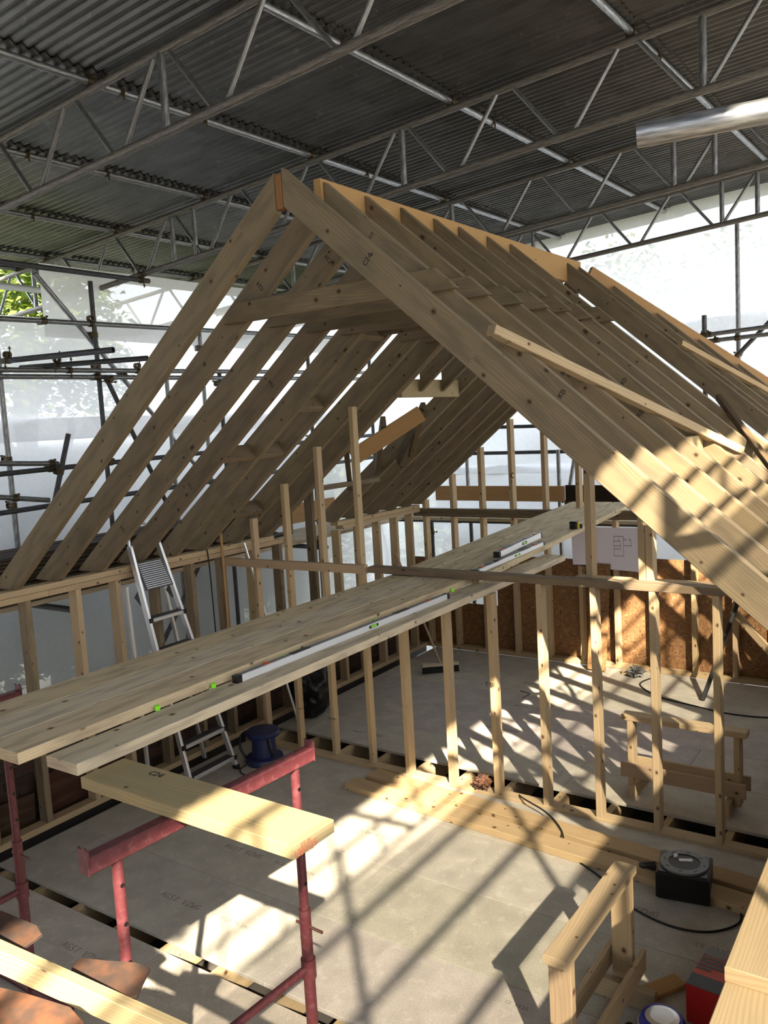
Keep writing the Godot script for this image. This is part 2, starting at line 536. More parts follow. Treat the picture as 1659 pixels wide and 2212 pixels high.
func left_rafter(p: Node, z: float, xa := -2.675, xe := -5.46, m := "rafter") -> void:
	var d := 0.185
	begin(p); shade()
	if xe < -5.25: prism([Vector3(xa, ltop(xa), z), Vector3(xe, maxf(ltop(xe), 1.735), z), Vector3(xe, 1.722, z), Vector3(-5.2, 1.722, z), Vector3(xa, ltop(xa) - d, z)], 0.045)
	else: prism([Vector3(xa, ltop(xa), z), Vector3(xe, ltop(xe), z), Vector3(xe, ltop(xe) - d, z), Vector3(xa, ltop(xa) - d, z)], 0.045)
	done("rafter", M[m], p)

func right_rafter(p: Node, z: float, xa := -2.625, xe := -0.16, called := "rafter") -> void:
	var d := 0.178
	begin(p); shade()
	prism([Vector3(xa, rtop(xa), z), Vector3(xa, rtop(xa) - d, z), Vector3(xe, rtop(xe) - d, z), Vector3(xe, rtop(xe), z)], 0.045)
	done(called, M.rafter, p)

func stamp(parent: Node, text: String, at: Vector3, right: Vector3, up: Vector3, high := 0.028) -> void:
	lettering("grade_stamp", text, at, right, up, high, M.ink, parent)

const Z := Vector3(0, 0, 1)
const X := Vector3(1, 0, 0)
const Y := Vector3(0, 1, 0)

func structure() -> void:
	# ---- floor: boards on joists, left open along two strips
	var fl := thing("floor", Vector3(-2.7, 0, -5), "grey cement boards laid in rows on timber joists, two strips left open", "floor", "", "structure")
	var rows := [[-1.35, -1.98], [-2.05, -2.65], [-2.73, -3.308], [-3.311, -3.908], [-3.911, -4.508], [-4.511, -5.05], [-5.40, -5.93], [-5.933, -6.53], [-6.533, -7.13], [-7.133, -7.73], [-7.733, -8.31]]
	var ends := [[-5.08, -3.1, -0.75], [-5.08, -3.4, -0.9], [-5.08, -2.765, -0.3], [-5.08, -2.755, -0.3], [-5.08, -2.75, -0.3], [-5.08, -3.9, -0.3], [-5.08, -2.3, -0.3], [-5.08, -4.0, -1.6, -0.3], [-5.08, -2.89, -0.3], [-5.08, -2.9, -0.3], [-5.08, -3.6, -1.2, -0.3]]
	for i in rows.size():
		for k in ends[i].size() - 1:
			begin(fl); shade(0.93, 1.05)
			var a: float = rows[i][0]; var b: float = rows[i][1]; var sk := 0.0
			var xa: float = ends[i][k] + 0.002; var xb: float = ends[i][k + 1] - 0.002
			if i == 6: sk = 0.045
			prism([Vector3(xa, -0.011, b), Vector3(xb, -0.011, b), Vector3(xb, -0.011, a + sk * (xb + 3.0) / 2.0), Vector3(xa, -0.011, a + sk * (xa + 3.0) / 2.0)], 0.022, 0.0015)
			done("floor_board", M.floor, fl)
	for i in 13:
		begin(fl); shade()
		var x := -4.98 + i * 0.385
		beam(Vector3(x, -0.122, -1.4), Vector3(x, -0.122, -8.3), 0.047, 0.198); done("floor_joist", M.stud, fl)
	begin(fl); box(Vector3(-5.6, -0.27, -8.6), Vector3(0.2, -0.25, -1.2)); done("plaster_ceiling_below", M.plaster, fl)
	# blocks of pale timber lying in the near open strip
	for d in [[-3.72, 0.1], [-3.60, -0.5], [-3.46, 0.3], [-3.32, -0.1]]:
		begin(fl); shade(); var c := Vector3(d[0], -0.19, -2.69); var e := Vector3(cos(d[1]), 0, sin(d[1]) * 0.3) * 0.045
		beam(c - e, c + e, 0.05, 0.045); done("packing_block", M.stud, fl)

	# ---- left wall: studs between plates
	var wl := thing("wall_left", Vector3(-5.25, 0, -5), "left wall frame of timber studs with a doubled top plate, unsheathed", "stud wall", "", "structure")
	for s in [[0.0, 0.045, -0.9, -8.4]]:
		begin(wl); shade(); beam(Vector3(-5.2475, 0.0225, s[2]), Vector3(-5.2475, 0.0225, s[3]), 0.095, 0.045); done("bottom_plate", M.stud, wl)
	for s in [[1.654, -0.9, -3.36], [1.654, -3.363, -5.85], [1.699, -0.9, -4.06], [1.699, -4.063, -5.72], [1.654, -6.78, -8.3], [1.699, -6.70, -8.3]]:
		begin(wl); shade(); beam(Vector3(-5.2475, s[0], s[1]), Vector3(-5.2475, s[0], s[2]), 0.095, 0.043); done("top_plate", M.stud, wl)
	for z in [-2.05, -2.43, -2.81, -3.2, -3.6, -3.95, -4.32, -4.7, -5.06, -5.44, -5.8, -6.72, -7.1, -7.45, -7.8, -8.12]:
		begin(wl); shade(0.85, 1.08); beam(Vector3(-5.2475, 0.045, z), Vector3(-5.2475, 1.632, z), 0.045, 0.095, X); done("stud", M.rafter if z > -6.0 and int(-z * 10) % 3 else M.stud, wl)
	begin(wl); shade(); beam(Vector3(-5.2475, 0.8, -5.82), Vector3(-5.2475, 0.8, -6.70), 0.095, 0.045); done("sill", M.stud, wl)

	# ---- middle partition
	var wm := thing("wall_middle", Vector3(-2.8, 0, -5.1), "open stud partition across the floor, tall studs rising to the rafters at its left", "stud partition", "", "structure")
	begin(wm); shade(); beam(Vector3(-5.1, 0.0, -5.1), Vector3(-3.64, 0.0, -5.1), 0.095, 0.045); done("bottom_plate", M.stud, wm)
	begin(wm); shade(); beam(Vector3(-3.637, 0.0, -5.1), Vector3(-0.3, 0.0, -5.1), 0.095, 0.045); done("bottom_plate", M.stud, wm)
	begin(wm); shade(0.95, 1.05); beam(Vector3(-5.19, 1.585, -5.075), Vector3(-3.69, 1.596, -5.075), 0.045, 0.068); done("rail", M.stud, wm)
	begin(wm); shade(0.88, 0.95); beam(Vector3(-3.66, 1.598, -5.1), Vector3(-0.3, 1.598, -5.1), 0.095, 0.047); done("rail", M.rafter, wm)
	begin(wm); shade(); beam(Vector3(-2.05, 1.598, -5.195), Vector3(-0.3, 1.598, -5.195), 0.092, 0.045); done("rear_plate", M.stud, wm)
	for x in [-4.90, -4.53]:
		begin(wm); shade(0.95, 1.1); beam(Vector3(x + 0.019, 0.0225, -5.13), Vector3(x + 0.019, ltop(x) - 0.19, -5.13), 0.038, 0.063, Z); done("tall_stud", M.stud, wm)
	for x in [-4.16, -3.79]:
		begin(wm); shade(0.95, 1.1); beam(Vector3(x + 0.019, 0.0225, -5.13), Vector3(x + 0.019, ltop(x) - 0.19, -5.13), 0.038, 0.063, Z); done("tall_stud", M.stud, wm)
	for x in [-3.42, -3.04, -2.665, -2.29, -1.915, -1.535, -1.16, -0.78]:
		begin(wm); shade(0.95, 1.1); beam(Vector3(x + 0.021, 0.0225, -5.1), Vector3(x + 0.021, 1.478 if x < -2.6 else 1.574, -5.1), 0.040, 0.089, Z); done("stud", M.stud, wm)
	for x in [-1.945, -1.60, -1.553]:
		begin(wm); shade(0.8, 1.0); beam(Vector3(x, 1.621, -5.195), Vector3(x, rtop(x) - 0.20, -5.195), 0.045, 0.089, Z); done("upper_stud", M.stud, wm)
	stamp(wm, "C16", Vector3(-2.664 + 0.003, 0.83, -5.0545), X, Y, 0.03)
	stamp(wm, "C16 KD", Vector3(-4.145, 0.33, -5.097), X, Y, 0.016); stamp(wm, "C16 DRY", Vector3(-1.895, 1.38, -5.0545), X, Y, 0.009)

	# ---- back wall: gable studs, board outside
	var wb := thing("wall_back", Vector3(-2.8, 0, -8.35), "back wall frame with gable studs above its plate and strand board behind", "stud wall", "", "structure")
	begin(wb); shade(); beam(Vector3(-5.3, 0.0225, -8.36), Vector3(-0.3, 0.0225, -8.36), 0.095, 0.045); done("bottom_plate", M.stud, wb)
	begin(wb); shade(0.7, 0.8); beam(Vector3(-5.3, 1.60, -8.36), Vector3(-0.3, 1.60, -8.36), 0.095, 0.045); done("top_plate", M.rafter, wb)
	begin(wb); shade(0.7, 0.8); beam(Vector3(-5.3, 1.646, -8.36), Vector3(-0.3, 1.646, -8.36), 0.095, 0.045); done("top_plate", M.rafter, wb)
	for x in [-5.17, -4.79, -4.41, -4.03, -3.64, -3.26, -2.88, -2.50, -2.10, -1.72, -1.34, -0.95]:
		begin(wb); shade(0.9, 1.08); beam(Vector3(x + 0.02, 0.045, -8.36), Vector3(x + 0.02, 1.577, -8.36), 0.045, 0.095, Z); done("stud", M.stud, wb)
		if x < -3.0:
			begin(wb); shade(0.9, 1.08); beam(Vector3(x + 0.02, 1.67, -8.36), Vector3(x + 0.02, (ltop(x) if x < -3.2 else 2.3) - 0.17, -8.36), 0.045, 0.095, Z); done("gable_stud", M.stud, wb)
	for b in [[-3.06, -1.85], [-1.847, -0.6]]:
		begin(wb); shade(0.9, 1.1); beam(Vector3(b[0], 0.58, -8.42), Vector3(b[1], 0.58, -8.42), 0.012, 1.18, Y, 0.001); done("strand_board", M.osb, wb)
	begin(wb); shade(0.9, 1.0); beam(Vector3(-4.28, 0.56, -8.42), Vector3(-3.063, 0.56, -8.42), 0.012, 1.14, Y, 0.001); done("strand_board", M.osb, wb)
	begin(wb); shade(0.9, 1.0); beam(Vector3(-5.4, 0.54, -8.42), Vector3(-4.9, 0.54, -8.42), 0.012, 1.06, Y, 0.001); done("strand_board", M.osb, wb)
	begin(wb); shade(0.9, 1.0); beam(Vector3(-4.9, 0.27, -8.421), Vector3(-4.28, 0.27, -8.421), 0.012, 0.54, Y, 0.001); done("strand_board", M.osb, wb)
	stamp(wb, "C", Vector3(-3.985, 2.05, -8.311), X, Y, 0.06)

	# ---- right wall, under the eaves
	var wr := thing("wall_right", Vector3(-0.2, 0, -5.5), "right wall frame sheathed with strand board up to the eaves", "stud wall", "", "structure")
	begin(wr); shade(); beam(Vector3(-0.19, 1.60, -2.6), Vector3(-0.19, 1.60, -8.4), 0.095, 0.045); done("top_plate", M.stud, wr)
	begin(wr); shade(); beam(Vector3(-0.19, 0.0225, -2.6), Vector3(-0.19, 0.0225, -8.4), 0.095, 0.045); done("bottom_plate", M.stud, wr)
	for i in 15:
		begin(wr); shade(); beam(Vector3(-0.19, 0.045, -2.65 - i * 0.405), Vector3(-0.19, 1.577, -2.65 - i * 0.405), 0.045, 0.095, X); done("stud", M.stud, wr)
	for b in [[-2.6, -5.0], [-5.003, -7.4], [-7.403, -8.42]]:
		begin(wr); beam(Vector3(-0.14, 0.65, b[0]), Vector3(-0.14, 0.65, b[1]), 0.012, 1.94, Y, 0.001); done("strand_board", M.osb, wr)

	# ---- temporary roof of corrugated sheets
	var ce := thing("ceiling", Vector3(-4, 4.9, -4), "temporary roof of overlapping corrugated metal sheets seen from below", "roof sheeting", "", "structure")
	var var_mesh := []
	for i in 9: var_mesh.append(wave_sheet(1.53, R.randf() * 3.0))
	for i in 9:
		var z := 4.7
		var k := 0
		while z > -10.5:
			var xa := purlin_x(i, z) - 0.10
			var xb := (purlin_x(i + 1, z) + 0.085) if i < 8 else 1.60
			var o := MeshInstance3D.new()
			o.name = "corrugated_sheet"
			o.mesh = var_mesh[(k * 5 + i * 2) % 6]
			ce.add_child(o, true)
			var ya := roof_y(xa) + 0.45 + 0.05 + 0.046 + (0.004 if k % 2 else 0.0)
			var yb := roof_y(xb) + 0.45 + 0.05 + 0.034 + (0.004 if k % 2 else 0.0)
			var d := Vector3(xb - xa, yb - ya, 0)
			var ex := d.normalized()
			o.transform = Transform3D(Basis(ex * d.length() / 1.53, Z.cross(ex), Z), Vector3(xa, ya, z) - ce.position)
			z -= 0.684; k += 1

	# ---- brick eaves wall outside the left frame
	var bw := thing("trim_3", Vector3(-5.45, 0, -4), "low dark brick wall outside the foot of the left frame", "brick wall", "", "structure")
	for j in 12:
		for i in 32:
			var z := -1.2 - i * 0.228 - (0.114 if j % 2 else 0.0)
			begin(bw); var v := R.randf_range(0.25, 0.6); C = Color(v, v * 0.98, v * 0.9)
			box(Vector3(-5.55, -0.02 + j * 0.075, z - 0.218), Vector3(-5.45 + R.randf() * 0.004, 0.045 + j * 0.075, z), 0.003); done("brick", M.brick, bw)
	begin(bw); C = Color(0.7, 0.7, 0.7); box(Vector3(-5.56, -0.2, -8.7), Vector3(-5.457, 0.872, -1.2)); done("mortar", M.plaster, bw)
	# ---- ground outside
	begin(self, Vector3(-3, -3.2, -8)); box(Vector3(-60, -3.4, -60), Vector3(50, -3.2, 40)); tag(done("ground", M.grass), "grass ground outside around the building", "ground", "", "structure")
	# masonry of the house below the new floor
	begin(self, Vector3(-2.7, -3.2, -5)); box(Vector3(-5.45, -3.2, -8.6), Vector3(0.1, -0.28, 2.0)); tag(done("trim_1", M.brick), "brick house wall below the timber frames", "house wall", "", "structure")

func roof() -> void:
	var rf := thing("roof_frame", Vector3(-2.65, 1.72, -5.5), "pitched roof frame of sawn rafters on a ridge board, not yet covered", "roof frame")
	var zs := [-3.14, -3.463, -3.823, -4.173, -4.543, -4.853, -5.253, -5.613]
	for z in zs:
		left_rafter(rf, z); right_rafter(rf, z)
	# past the opening in the left slope
	for z in [-5.97, -6.33]: left_rafter(rf, z, -2.675, -3.66)
	left_rafter(rf, -5.66)
	for z in [-6.67, -7.03, -7.39, -7.74, -8.06, -8.33]: left_rafter(rf, z, -2.675 if z > -7.2 else -2.675 - (-7.2 - z) * 0.75)
	for z in [-6.693, -6.95]: right_rafter(rf, z)
	begin(rf); shade(0.95, 1.02); beam(Vector3(-2.65, 3.845, -3.42), Vector3(-2.65, 3.875, -6.98), 0.045, 0.19); done("ridge_board", M.orange, rf)
	# block between the two front rafters where they meet
	begin(rf); C = Color(0.6, 0.5, 0.4); box(Vector3(-2.672, 3.74, -3.16), Vector3(-2.628, 3.90, -3.12)); done("apex_block", M.orange, rf)
	# hip board going down to the back right, jack rafters under it
	var h0 := Vector3(-2.66, 3.98, -7.22)
	var h1 := Vector3(-1.30, 2.77, -8.95)
	begin(rf); shade(); beam(h0 - Y * 0.10, h1 - Y * 0.10, 0.045, 0.19); done("hip_board", M.orange, rf)
	for k in 5:
		var p := h0.lerp(h1, 0.10 + k * 0.2)
		right_rafter(rf, p.z + 0.02, p.x + 0.05, -0.16, "jack_rafter")
	# collar ties across the rafter pairs
	for i in range(1, 8):
		begin(rf); shade(0.75, 0.98)
		var z: float = zs[i] + 0.047
		var y := 3.355 + (i % 3) * 0.006
		var r0 := -2.0 + 0.015 * (i % 2)
		prism([Vector3(-3.35, y - 0.065, z), Vector3(r0 + 0.115, y - 0.065, z), Vector3(r0, y + 0.04, z), Vector3(-3.24, y + 0.04, z)], 0.045)
		done("collar_tie", M.rafter, rf)
	# noggins, trimmer and dormer timbers in the left slope
	for q in [[-3.86, -4.56, -4.83], [-4.27, -4.56, -4.83], [-3.29, -4.56, -4.83], [-4.28, -4.2, -4.52], [-4.9, -4.88, -5.22]]:
		begin(rf); shade(); var y := ltop(q[0]) - 0.1
		beam(Vector3(q[0], y, q[1]), Vector3(q[0], y, q[2]), 0.045, 0.12, Vector3(-0.62, 0.78, 0)); done("noggin", M.rafter, rf)
	begin(rf); shade(1.0, 1.1); beam(Vector3(-3.70, ltop(-3.70) - 0.125, -5.69), Vector3(-3.70, ltop(-3.70) - 0.125, -6.64), 0.045, 0.15); done("trimmer", M.fresh, rf)
	begin(rf); shade(0.85, 0.95); beam(Vector3(-4.27, 2.42, -5.77), Vector3(-3.83, 2.77, -6.22), 0.045, 0.14); done("valley_board", M.orange, rf)
	for q in [[Vector3(-3.84, 2.83, -6.3), Vector3(-4.35, 2.32, -6.62)], [Vector3(-3.86, 2.78, -6.26), Vector3(-4.2, 2.42, -6.6)], [Vector3(-4.05, 2.72, -5.95), Vector3(-4.62, 2.25, -6.62)], [Vector3(-4.3, 2.55, -5.72), Vector3(-4.75, 2.12, -6.35)]]:
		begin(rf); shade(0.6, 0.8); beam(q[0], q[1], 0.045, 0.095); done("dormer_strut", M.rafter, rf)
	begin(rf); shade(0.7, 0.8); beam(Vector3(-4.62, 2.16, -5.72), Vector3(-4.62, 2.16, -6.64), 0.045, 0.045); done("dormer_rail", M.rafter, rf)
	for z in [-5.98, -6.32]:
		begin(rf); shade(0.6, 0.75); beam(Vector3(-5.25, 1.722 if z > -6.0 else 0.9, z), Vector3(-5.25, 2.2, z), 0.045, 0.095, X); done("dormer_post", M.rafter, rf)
	# battens nailed across the slope
	begin(rf); C = Color(1.12, 1.08, 1.0); beam(Vector3(-1.64, rtop(-1.64) + 0.021, -3.27), Vector3(-0.93, rtop(-0.93) + 0.021, -4.72), 0.06, 0.042); done("brace_batten", M.stud, rf)
	begin(rf); C = Color(1.0, 0.96, 0.9); beam(Vector3(-1.78, rtop(-1.78) + 0.021, -6.83), Vector3(-0.85, rtop(-0.85) + 0.021, -8.9), 0.055, 0.042); done("brace_batten", M.stud, rf)
	begin(rf); C = Color(0.55, 0.5, 0.45); beam(Vector3(-1.27, rtop(-1.27) + 0.021, -5.80), Vector3(-0.60, rtop(-0.60) + 0.021, -4.55), 0.035, 0.042); done("brace_batten", M.rafter, rf)
	begin(rf); C = Color(1.0, 0.96, 0.9); beam(Vector3(-1.09, rtop(-1.09) - 0.09, -4.205), Vector3(-1.09, rtop(-1.09) - 0.09, -4.515), 0.045, 0.14); done("noggin", M.fresh, rf)
	# grade stamps printed on the faces
	var sl := Vector3(1, -0.885, 0).normalized(); var su := Vector3(0.885, 1, 0).normalized()
	var ll := Vector3(1, 0.79, 0).normalized(); var lu := Vector3(-0.79, 1, 0).normalized()
	stamp(rf, "C24", Vector3(-2.16, 3.43, -3.117), su, -sl, 0.026)
	stamp(rf, "KD", Vector3(-2.13, 3.53, -3.117), su, -sl, 0.018)
	for q in [[1, -1.42], [2, -1.55], [3, -1.3], [4, -1.5], [6, -2.0], [7, -1.7]]: stamp(rf, "C24 KD", Vector3(q[1], rtop(q[1]) - 0.10, zs[q[0]] + 0.0232), su, -sl, 0.024)
	for q in [[1, -3.1], [2, -4.9], [3, -4.55], [3, -3.7], [2, -2.9]]: stamp(rf, "C24", Vector3(q[1], ltop(q[1]) - 0.10, zs[q[0]] + 0.0232), lu, -ll, 0.024)

func scaffold() -> void:
	make_coupler()
	girder(-3.55, -3.84, [-3.84, -1.55, -6.1, -8.4], "nearest lattice girder crossing the top of the view below the sheets", "brown")
	girder(-5.65, -3.525, [-3.525, -1.3, -5.85, -6.15, -8.42], "second lattice girder from the camera, passing just behind the roof apex", "brown")
	girder(-7.7, -3.31, [-2.03, -1.69, -4.25, -6.4], "third lattice girder from the camera, under the far end of the ridge board", "brown")
	girder(-9.6, -3.40, [-2.04, -1.69, -4.2, -6.5], "farthest lattice girder, against the bright sheeting at the back", "brown")
	girder(-1.45, -3.7, [-3.7, -1.5, -6.0], "lattice girder overhead nearest the camera", "brown")
	girder(0.65, -3.7, [-3.7, -1.5], "first lattice girder behind the camera", "brown")
	girder(2.75, -3.7, [-3.7, -1.5, 0.7], "second lattice girder behind the camera", "brown")
	girder(4.5, -3.7, [-3.7, -1.5, 0.7], "last lattice girder at the front edge of the temporary roof", "brown")
	var gz := [-3.55, -5.65, -7.7, -9.6]
	var say := ["purlin tube at the far left edge of the corrugated roof", "purlin tube second from the left edge of the corrugated roof", "purlin tube third from the left, dull against the dark sheets", "purlin tube ending above the left rafters' upper thirds", "bright purlin tube running from the upper left towards the roof apex", "bright purlin tube from the top centre down behind the ridge", "bright purlin tube at the upper right, right of the ridge end", "purlin tube beyond the right edge of the view over the right slope", "purlin tube at the right eaves of the temporary roof"]
	for i in 9:
		var a := Vector3(purlin_x(i, 4.6), roof_y(purlin_x(i, 4.6)) + 0.5, 4.6)
		var b := Vector3(purlin_x(i, -10.85), roof_y(purlin_x(i, -10.85)) + 0.5, -10.85)
		var o := pole("purlin_tube", say[i], a, b, "bright" if i in [4, 5, 6] else "galv", [], 0.0242, "")
		for z in gz:
			var t: float = (4.6 - z) / 15.45
			coupler(o, a.lerp(b, t), Z, -X)
		for z in [-2.9, -4.3, -5.0, -6.9]:
			begin(o)
			var p := a.lerp(b, (4.6 - (z + i * 0.13)) / 15.45)
			shell(p - Z * 0.014, p + Z * 0.014, 0.029, 0.029, 12); disc(p - Z * 0.014, -Z, 0.024, 0.029, 12); disc(p + Z * 0.014, Z, 0.024, 0.029, 12)
			bar([p + Vector3(0.02, 0.02, 0), p + Vector3(0.034, -0.02, 0), p + Vector3(0.03, -0.055, 0)], 0.006, 6)
			done("roof_clip", M.fitting, o)
	pole("underslung_tube", "dark tube slung under the second girder at the upper left", Vector3(-6.60, 4.22, -2.6), Vector3(-6.62, 4.24, -5.72), "dull", [[0.97, X]])
	# big bright pipe end close to the camera, upper right
	pole("near_tube", "large shiny galvanised tube end close up at the upper right", Vector3(-0.541, 3.256, -1.775), Vector3(0.90, 3.305, -2.18), "bright")
	# ---- left scaffold
	pole("standard", "upright tube at the left edge of the view, outside the left wall", Vector3(-7, -3.2, -4.265), Vector3(-7, 3.75, -4.265), "galv", [[0.83, Z], [0.77, Z]])
	pole("standard", "dark upright tube rising behind the first two left rafters", Vector3(-7, -3.2, -5.31), Vector3(-7, 4.25, -5.31), "dull", [[0.93, Z], [0.89, Z]])
	pole("standard", "upright tube third from the left, seen between the second and third rafters", Vector3(-7, -3.2, -6.175), Vector3(-7, 3.45, -6.175), "galv", [[0.99, Z]])
	pole("standard", "thin pale upright tube set back against the left sheeting", Vector3(-7.2, -3.2, -6.9), Vector3(-7.2, 3.9, -6.9), "galv", [[0.97, Z]])
	pole("standard", "upright tube seen through the gap before the fourth left rafter", Vector3(-7, -3.2, -6.97), Vector3(-7, 3.4, -6.97), "dull", [[0.98, Z]])
	pole("standard", "upright tube far along the left scaffold by the dormer opening", Vector3(-7, -3.2, -8.6), Vector3(-7, 4.0, -8.6), "dull", [[0.8, Z]])
	pole("standard", "upright tube at the back left corner of the scaffold", Vector3(-7, -3.2, -10.0), Vector3(-7, 4.2, -10.0), "dull")
	pole("ledger", "top ledger tube along the left side below the girder ends", Vector3(-6.95, 3.78, -2.5), Vector3(-6.95, 3.91, -9.9), "galv", [[0.3, Y], [0.37, X], [0.62, Y]])
	pole("ledger", "upper tube of the pair of ledgers behind the left rafters", Vector3(-6.95, 3.34, -2.5), Vector3(-6.95, 3.44, -9.9), "galv", [[0.33, X], [0.44, X]])
	pole("ledger", "lower tube of the pair of ledgers behind the left rafters", Vector3(-6.95, 3.29, -2.5), Vector3(-6.95, 3.35, -9.9), "galv", [[0.37, Y], [0.56, Y]])
	pole("ledger", "middle guard rail tube along the left scaffold", Vector3(-6.95, 2.42, -2.5), Vector3(-6.95, 2.54, -9.9), "dull", [[0.29, Y], [0.38, Y]])
	pole("ledger", "lowest guard rail tube along the left scaffold, just above the stacked boards", Vector3(-6.95, 2.07, -2.5), Vector3(-6.95, 2.22, -9.9), "dull", [[0.37, Y]])
	pole("ledger", "ledger tube carrying the left deck boards below the eaves", Vector3(-6.85, 1.37, -2.0), Vector3(-6.85, 1.37, -9.9), "dull")
	pole("transom", "thick dark transom tube poking in at the left, the nearer of two", Vector3(-7.35, 3.46, -4.33), Vector3(-5.88, 3.45, -4.63), "dull", [[0.2, Z]], 0.026)
	pole("transom", "dark transom tube poking in at the left, the farther of two", Vector3(-7.2, 3.41, -4.60), Vector3(-5.95, 3.40, -5.05), "dull", [[0.3, Z]])
	pole("guard_tube", "short tube clipped on the left edge upright, upper of two", Vector3(-6.9, 2.55, -4.0), Vector3(-6.9, 2.50, -4.69), "galv", [[0.9, Y]])
	pole("guard_tube", "short tube clipped on the left edge upright, lower of two", Vector3(-6.9, 2.26, -4.0), Vector3(-6.9, 2.17, -4.56), "galv", [[0.4, Y]])
	pole("stub_tube", "short slanting tube standing on the left guard rails", Vector3(-6.84, 2.08, -4.55), Vector3(-6.84, 2.77, -4.79), "dull", [[0.5, Z]])
	pole("brace", "long bright diagonal brace down the left scaffold", Vector3(-7.06, 4.27, -4.75), Vector3(-7.06, 1.6, -7.25), "bright", [[0.35, Z]])
	pole("brace", "dark diagonal brace behind the first three left rafters", Vector3(-6.9, 3.32, -5.31), Vector3(-6.9, 1.6, -6.13), "dull", [[0.02, Z]])
	pole("transom", "transom tube end under the left deck, seen through the wall studs", Vector3(-6.9, 1.44, -3.7), Vector3(-5.45, 1.44, -3.7), "dull")
	pole("transom", "transom tube end under the deck near the window gap", Vector3(-6.9, 1.44, -6.75), Vector3(-5.4, 1.44, -6.75), "dull", [[0.9, Z]])
	pole("brace", "diagonal brace below the left deck beside the far studs", Vector3(-6.7, 1.35, -6.2), Vector3(-6.7, -0.6, -4.6), "dull")
	pole("brace", "diagonal brace below the left deck at the near studs", Vector3(-6.4, 0.75, -3.35), Vector3(-6.4, -0.7, -2.4), "dull")
	pole("rail_pipe", "pinkish pipe outside at the upper left by the tree", Vector3(-8.4, 4.39, -4.4), Vector3(-8.4, 4.39, -5.9), "white", [], 0.035)
	# ---- back scaffold
	pole("standard", "upright tube standing against the back sheeting at the upper right", Vector3(-1.97, -3.2, -10.0), Vector3(-1.97, 4.68, -10.0), "galv", [[0.84, X], [0.80, X]])
	pole("standard", "short upright tube end above the ledgers at the upper right", Vector3(-2.26, 1.5, -9.7), Vector3(-2.26, 3.68, -9.7), "dull", [[0.9, X]], 0.026)
	pole("standard", "upright tube behind the gable studs, left of the middle", Vector3(-5.465, 1.78, -10.0), Vector3(-5.465, 2.6, -10.0), "galv", [[0.5, X]])
	pole("standard", "upright tube behind the gable studs, right of the middle", Vector3(-3.975, -3.2, -9.6), Vector3(-3.975, 2.26, -9.6), "galv", [[0.9, X]])
	pole("standard", "dark upright tube below the back deck at its left end", Vector3(-5.71, -3.2, -9.4), Vector3(-5.71, 1.45, -9.4), "dull", [[0.95, X]])
	pole("standard", "dark upright tube below the back deck, second from the left", Vector3(-5.12, -3.2, -9.4), Vector3(-5.12, 1.42, -9.4), "dull", [[0.9, X]])
	pole("ledger", "top guard rail behind the gable studs", Vector3(-6.9, 2.60, -10.05), Vector3(-3.3, 2.53, -10.05), "dull")
	pole("ledger", "middle guard rail behind the gable studs", Vector3(-6.9, 2.24, -9.95), Vector3(-3.3, 2.21, -9.95), "dull")
	pole("ledger", "upper of two ledgers behind the hip at the right", Vector3(-2.32, 3.47, -9.76), Vector3(0.8, 3.56, -9.76), "galv", [[0.03, Y]])
	pole("ledger", "lower of two ledgers behind the hip at the right", Vector3(-2.32, 3.405, -9.82), Vector3(0.8, 3.45, -9.82), "galv", [[0.05, Y], [0.12, Y]])
	pole("ledger", "dark ledger under the back deck boards", Vector3(-6.9, 1.42, -9.1), Vector3(-1.0, 1.42, -9.1), "dull", [[0.3, Y], [0.55, Z]])
	pole("brace", "dark brace crossing behind the back ledgers at the right", Vector3(-2.25, 2.95, -9.95), Vector3(-1.2, 4.0, -9.95), "dull", [[0.27, Y]])
	pole("brace", "short bright brace at the foot of the upright behind the gable studs", Vector3(-3.86, 1.52, -9.5), Vector3(-3.72, 2.2, -9.5), "bright", [[0.15, Y]])
	# ---- boards outside
	for k in 3:
		begin(self, Vector3(-5.85 - k * 0.235, 1.49, -6)); shade(0.8, 1.0)
		beam(Vector3(-5.85 - k * 0.235, 1.49, -2.0), Vector3(-5.85 - k * 0.235, 1.49, -9.0), 0.225, 0.038)
		tag(done("deck_board", M.plank), ["scaffold board of the left deck nearest the wall", "middle scaffold board of the left deck", "outer scaffold board of the left deck"][k], "board")
	for k in 3:
		begin(self, Vector3(-3.6, 1.49, -8.9 - k * 0.235)); shade(0.8, 1.0)
		beam(Vector3(-6.6, 1.49, -8.85 - k * 0.235), Vector3(-1.0, 1.49, -8.85 - k * 0.235), 0.225, 0.038)
		tag(done("deck_board", M.plank), ["scaffold board of the back deck nearest the gable", "middle scaffold board of the back deck", "outer scaffold board of the back deck"][k], "board")
	begin(self, Vector3(-4.8, 1.62, -9.2)); beam(Vector3(-5.62, 1.745, -9.4), Vector3(-3.83, 1.735, -9.4), 0.038, 0.19); tag(done("toe_board", M.orange), "orange toe board standing on the back deck behind the gable studs", "board")
	begin(self, Vector3(-3.6, 1.6, -9.4)); C = Color(0.35, 0.3, 0.28); beam(Vector3(-3.82, 1.74, -9.42), Vector3(-2.9, 1.73, -9.42), 0.038, 0.20); tag(done("toe_board", M.old), "dark weathered toe board on the back deck at the right", "board")
	begin(self, Vector3(-6.7, 1.6, -7)); beam(Vector3(-6.72, 1.65, -6.1), Vector3(-6.72, 1.65, -8.6), 0.038, 0.24); tag(done("toe_board", M.orange), "orange toe board on the left deck seen through the dormer opening", "board")
	# ---- ladder beam and standards closing the right side of the scaffold
	var lb := thing("ladder_beam", Vector3(1.60, 4.9, -9), "ladder beam along the right eaves of the temporary roof", "scaffold girder")
